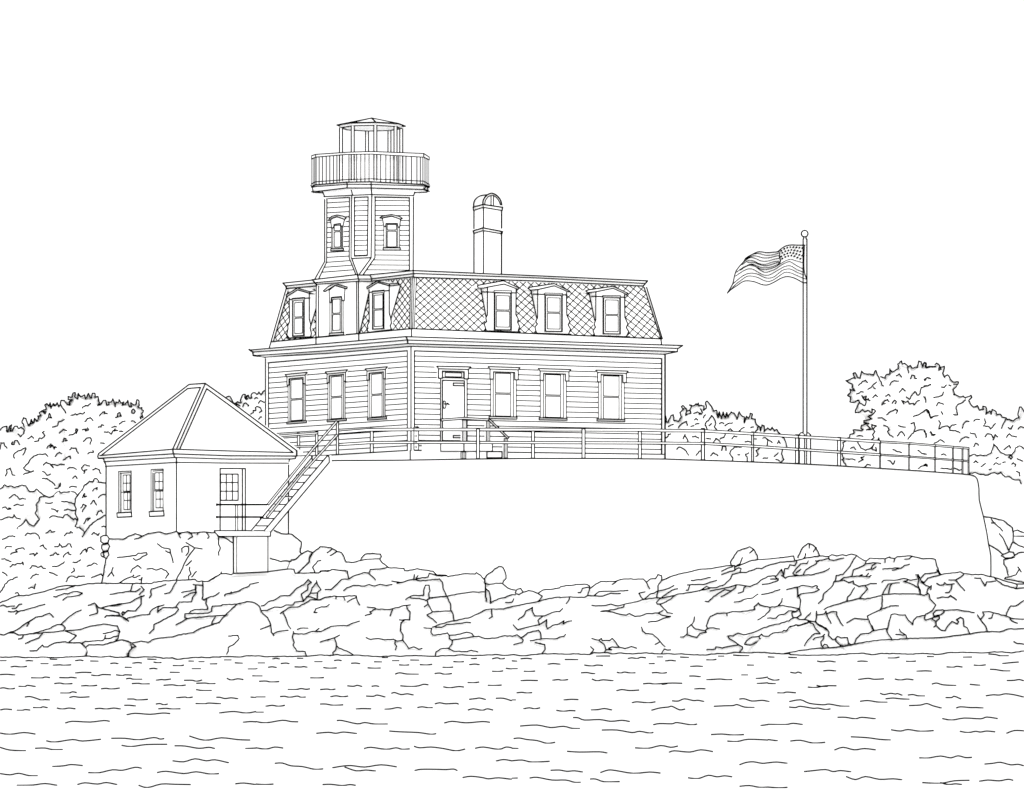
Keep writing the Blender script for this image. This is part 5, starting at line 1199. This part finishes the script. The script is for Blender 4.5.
# ------------------------------------------------------------------ water
mb = MB()
mb.add([Vector(p) for p in ((-2500, 2, 0), (2500, 2, 0), (2500, 4000, 0), (-2500, 4000, 0))], [[0, 1, 2, 3]])
WV = []
LW = 1.13
WV += tile(0, 645, 256, 791, 1024, 584, '''0,65 25,65;103,66 115,64 132,66;200,58 228,60;163,77 193,77;301,65 320,62 333,65;362,66 393,67;442,76 458,74 473,77;212,83 240,81 255,83 284,81;43,90 60,87 85,90 107,87;590,58 625,60;530,75 550,72 567,74;615,70 630,73 645,72;500,91 526,92;692,84 720,85 735,82;755,66 775,67;795,69 817,69;840,78 868,77;897,62 925,62;940,73 970,75;598,97 615,95 629,98;768,97 803,97;680,111 718,112
992,98 1023,98;301,114 330,111 365,112;366,122 390,125 410,120 443,121;465,121 490,124 500,121 527,122;0,120 30,119 60,122;125,133 165,134 180,130 199,132;238,132 270,133 285,131 306,134;505,137 520,135 535,139 568,139;624,143 645,140 660,141 683,138;737,143 770,143 785,147 808,142;908,135 925,142 950,137 973,140;1010,125 1023,126;218,156 240,154 260,158 289,156;325,166 345,164 360,166 388,163;75,167 100,168 110,163 142,168;528,156 555,155 570,158 598,157;655,163 690,161 715,165 742,162;786,155 820,154 840,157 861,156
0,175 15,173 40,178 59,175;405,177 425,175 445,178 478,174;785,180 810,184 846,184;242,194 275,194 290,189 306,192;278,212 295,208 320,211 357,209;100,210 120,208 145,215 165,222 180,220 199,222;510,218 535,218 550,222 591,219;705,213 740,210 750,213 770,210;866,211 880,211 900,216 925,213 952,217;1003,210 1023,212;783,236 820,237 835,234 883,237;624,238 640,236 655,241 670,238;498,243 520,243 543,246;133,252 160,253 172,249 190,253;228,254 250,258 275,254 301,257;380,257 400,255 425,258 455,254 482,258;634,257 665,255 690,258 721,257;0,262 20,258 47,260;68,263 90,263 100,260 120,262
507,281 540,275 600,279 650,274 680,276;877,274 905,270 940,268 985,274 1023,268;261,314 290,307 360,310 415,304 438,307;972,311 1000,308 1023,309;0,354 40,359 95,352 141,358;186,385 220,390 290,380 330,386 403,379;446,375 500,375 555,381 615,372 640,378 656,376;758,366 820,383 885,373 950,380 1000,382;487,403 525,408 585,400 668,399;699,405 740,406 795,415 835,411 859,416;0,411 40,422 103,425;141,415 180,414 210,420 250,420;982,416 1023,414
691,465 735,469 780,457 825,465 860,461 915,473;210,488 255,485 285,480 330,484;354,512 395,513 450,501 490,503 540,491 566,495;629,512 665,507 735,516 785,509 840,518 875,516;0,516 40,521 75,515 115,524 150,525;68,563 130,562 180,556 228,563;310,560 340,553 390,558 425,552 468,560;555,563 590,572 645,558 700,559 762,560;942,557 975,554 1023,560''')
WV += tile(256, 645, 512, 791, 1024, 584, '''66,58 80,55 95,58;165,55 188,56;8,74 35,74;100,76 120,74 133,77;49,91 65,89 82,92;155,89 180,90 190,88 205,91;0,97 5,97;234,69 265,69;313,64 330,62 342,65;270,92 295,95 322,93;381,75 400,74 416,77;473,69 503,70;447,93 475,95 498,94;505,53 527,53;545,65 572,65;618,62 652,63;573,81 595,83 612,81;656,80 680,82 704,79;557,118 575,113 605,118 650,119;715,116 735,114 755,119 783,116;747,91 770,92 788,90;790,68 815,70 831,68;860,57 883,55;853,81 875,78 894,81;945,57 965,53 980,58 995,55;945,107 970,108 988,105;1000,95 1023,98
0,126 25,126;13,147 40,146 60,150 92,148;218,133 245,134 271,132;128,180 160,180 180,176 200,179 215,177;257,180 285,178 300,181 317,178;366,165 390,167 405,163 424,168;463,167 480,165 492,168;578,165 620,168 650,165 670,159 689,161;750,169 775,173 810,168 831,170;847,152 870,153 892,150;928,163 950,164 982,162;97,208 115,207 135,211 165,206 180,211 198,210;298,209 320,205 345,209 368,206;441,206 470,207 485,202 517,210;542,195 555,192 580,200 605,197 630,202;853,219 880,216 895,214 919,220;960,215 990,215 1023,225;716,237 735,233 760,237 800,235 810,239;257,238 280,238 310,243 348,241;39,247 65,243 90,247 115,243;400,258 425,256 460,257;515,259 540,257 565,252 582,255;646,252 665,249 690,253 706,252;848,262 870,257 905,263 925,257 948,262
0,210 37,210;0,271 30,271;0,308 40,313 105,303 140,308 168,309;324,304 345,304 405,317 435,312 475,318 526,318;753,314 785,307 840,313 905,308 935,311;242,355 290,351 320,355 350,350 403,356;534,346 575,349 650,352 700,359 720,356;0,413 40,418 75,410 108,414;433,416 460,411 520,419 560,413 585,419 614,417;633,407 655,413 700,410 750,416 800,425 836,418;877,415 910,410 970,419 1000,410 1023,413;76,475 105,474 140,485 185,488 235,499 268,497;306,493 340,487 380,484 435,490 500,481 562,489;355,490 400,505 440,502 479,506;635,504 660,499 720,499 760,500 790,498 805,504;960,466 990,460 1023,465;827,532 860,527 905,532 930,537 970,533 1023,539;0,558 35,560 69,558;267,560 300,559 345,564 375,560 398,563''')
WV += tile(512, 645, 768, 791, 1024, 584, '''0,65 20,67;35,57 60,55 80,58;0,97 22,97;143,79 165,76 193,79;212,60 240,60 264,61;290,82 320,86 340,82 363,84;337,47 370,46 392,46;464,56 480,53 500,56 515,51 535,53;580,50 603,50;673,50 707,52;548,77 570,76;613,66 635,63 655,66;778,61 800,62 817,59;825,47 848,47;885,42 910,44 948,45;713,88 740,86 763,88;941,82 967,83;48,107 70,108 92,106;277,113 300,112 315,115 332,117;420,111 435,114 450,110 475,114 493,113;560,113 580,112 600,115 619,112;918,122 943,122;710,126 730,126 754,129;35,145 60,143 103,144;162,143 185,140 200,143 224,140;320,138 340,145 365,141 405,145;778,141 810,139 835,138 860,141 880,140;976,136 1000,134 1023,130
525,157 550,155 570,158 600,156 640,154 680,155;600,160 620,156;980,156 1023,153;418,185 440,180 470,184 508,182;730,178 750,176 773,177;19,193 40,191 60,194 80,192;207,222 235,219 265,220;0,222 15,222;480,233 500,229 545,233 573,229;641,225 665,226 690,217 725,224 745,223 768,228;558,263 590,254 625,250 640,247 670,261 692,258;808,247 850,245 885,244 900,240 930,250 969,252;910,218 930,217 960,226 1000,223 1023,227;46,257 70,253 90,257 112,253;178,263 205,267 230,264 253,265;316,262 345,260 370,256 400,262;245,292 265,293 290,302 350,300 395,307 440,303 471,308;33,326 100,322 155,332 205,327 240,335 271,336;565,321 590,316 640,317 660,312 715,321 740,318
995,324 1023,320;360,342 420,342 480,352 510,347 550,354 565,351;7,376 30,374 60,380 100,384 140,395 172,391;797,360 840,358 885,362 927,360;862,386 900,388 945,379 1023,382;493,413 545,415 595,404 635,411 663,406;628,431 650,425 710,430 755,421 803,428;0,415 25,416;221,427 270,430 350,429 381,434;0,465 40,462 80,470 150,467;155,503 190,502 220,507 250,505 283,510;354,512 385,502 415,504 485,515 550,510 593,514;71,534 100,531 160,542 215,542 250,551 274,551;313,538 335,538 370,549 430,548;0,535 22,534;705,533 745,536 785,523 820,529 850,525 880,529;910,481 935,472 965,469 1000,475 1023,473;911,567 950,564 990,571 1023,570''')
WV += tile(768, 645, 1024, 791, 1024, 584, '''0,49 25,51;82,51 115,53;197,66 215,69 245,66 270,70;358,68 375,66 398,68;480,54 505,54 525,50;553,67 570,68 591,66;637,48 663,49;781,51 815,50;883,38 910,40 930,45 962,45;715,89 740,91 755,87 777,90;824,82 845,84 870,81;938,76 975,72 1002,70;889,99 910,100 940,105 968,106;90,111 110,114 120,110 135,115;222,105 245,103 272,106;595,107 630,105 655,107;0,135 25,143 45,140;0,155 30,157;361,140 400,135 425,139 463,137;508,138 530,142 555,138 581,141;656,158 675,154 700,161 752,164;808,159 848,163;956,144 985,143 1005,140 1023,145;160,170 190,172 230,165 273,165;195,163 215,168 238,168;38,193 60,194 75,190 111,193;449,195 465,200 490,195 510,198 518,196 537,203;560,202 580,200 600,205 627,206;471,217 500,214 530,217 565,219
369,227 400,224 440,230 477,231;711,212 735,212 742,207 755,210 772,218;565,244 610,242 635,236 660,245 694,254;753,254 770,249 810,252 835,252 861,254;872,205 900,201 925,202 950,197 985,201 1023,210;86,228 130,221 165,235 220,241 245,238 290,246 325,247;85,250 110,252 130,247 180,255 200,254 230,260 249,257;0,228 5,228;279,291 310,291 350,297 375,291 430,297;0,319 70,320 100,315 138,320;698,296 735,302 785,294 850,297 875,290 918,296;493,341 530,346 560,340 610,347 662,344;768,347 800,352 830,347 850,350 875,346 908,349;954,355 985,344 1023,345;332,369 375,371 410,374 445,379 490,382;90,386 130,383 180,394 228,391;0,380 38,385;266,422 300,411 345,421 385,416 430,421;606,453 640,454 690,446 730,453 760,445 790,452 815,451;867,478 900,475 930,471 970,481 1000,479 1023,485;0,473 35,470 77,475;145,508 175,505 230,500 260,508 290,504 332,509;313,528 350,540 390,528 445,539 500,537 536,541;618,552 690,555 745,545 805,543;690,552 720,560 750,557 775,560;845,547 880,542 925,545 960,539 980,543;0,570 45,573 77,571''')
for s in WV:
    q = smooth_stroke(s, 3)
    # each ripple is a thin crest standing on the water along its own line
    Yw = H * F / (max(p[1] for p in q) - HZ)
    mb.tube([at(x, y, Yw) + Vector((0, 0, .45 * Yw / F)) for x, y in q], 1.35)
mb.build('water', kind='structure')
# ------------------------------------------------------------------ camera, light, world
cd_ = bpy.data.cameras.new('camera'); cam = bpy.data.objects.new('camera', cd_); COL.objects.link(cam)
cam.location = CAM; cam.rotation_euler = (math.radians(90), 0, 0)
cd_.sensor_width = 36; cd_.lens = F * 36 / 1024; cd_.clip_start = 1; cd_.clip_end = 8000
cd_.shift_x = 0; cd_.shift_y = (HZ - 395.5) / 1024
scene.camera = cam
w = bpy.data.worlds.new('World'); scene.world = w; w.use_nodes = True
bg = w.node_tree.nodes['Background']; bg.inputs['Color'].default_value = (1, 1, 1, 1); bg.inputs['Strength'].default_value = 1.0
sl = bpy.data.lights.new('sun', 'SUN'); sl.energy = 1.7; sl.angle = math.radians(10); sl.color = (1, .99, .97)
so = bpy.data.objects.new('sun', sl); COL.objects.link(so); so.rotation_euler = (math.radians(88.2), 0, 0); so.location = (0, 60, 60)
vs_ = scene.view_settings; vs_.view_transform = 'Standard'; vs_.look = 'None'; vs_.exposure = 0.3; vs_.gamma = 1; vs_.use_curve_mapping = False
scene.render.engine = 'CYCLES'; scene.cycles.use_denoising = True; scene.cycles.filter_width = 1.6
scene.cycles.max_bounces = 32; scene.cycles.diffuse_bounces = 32; scene.cycles.transmission_bounces = 8
scene.render.film_transparent = False
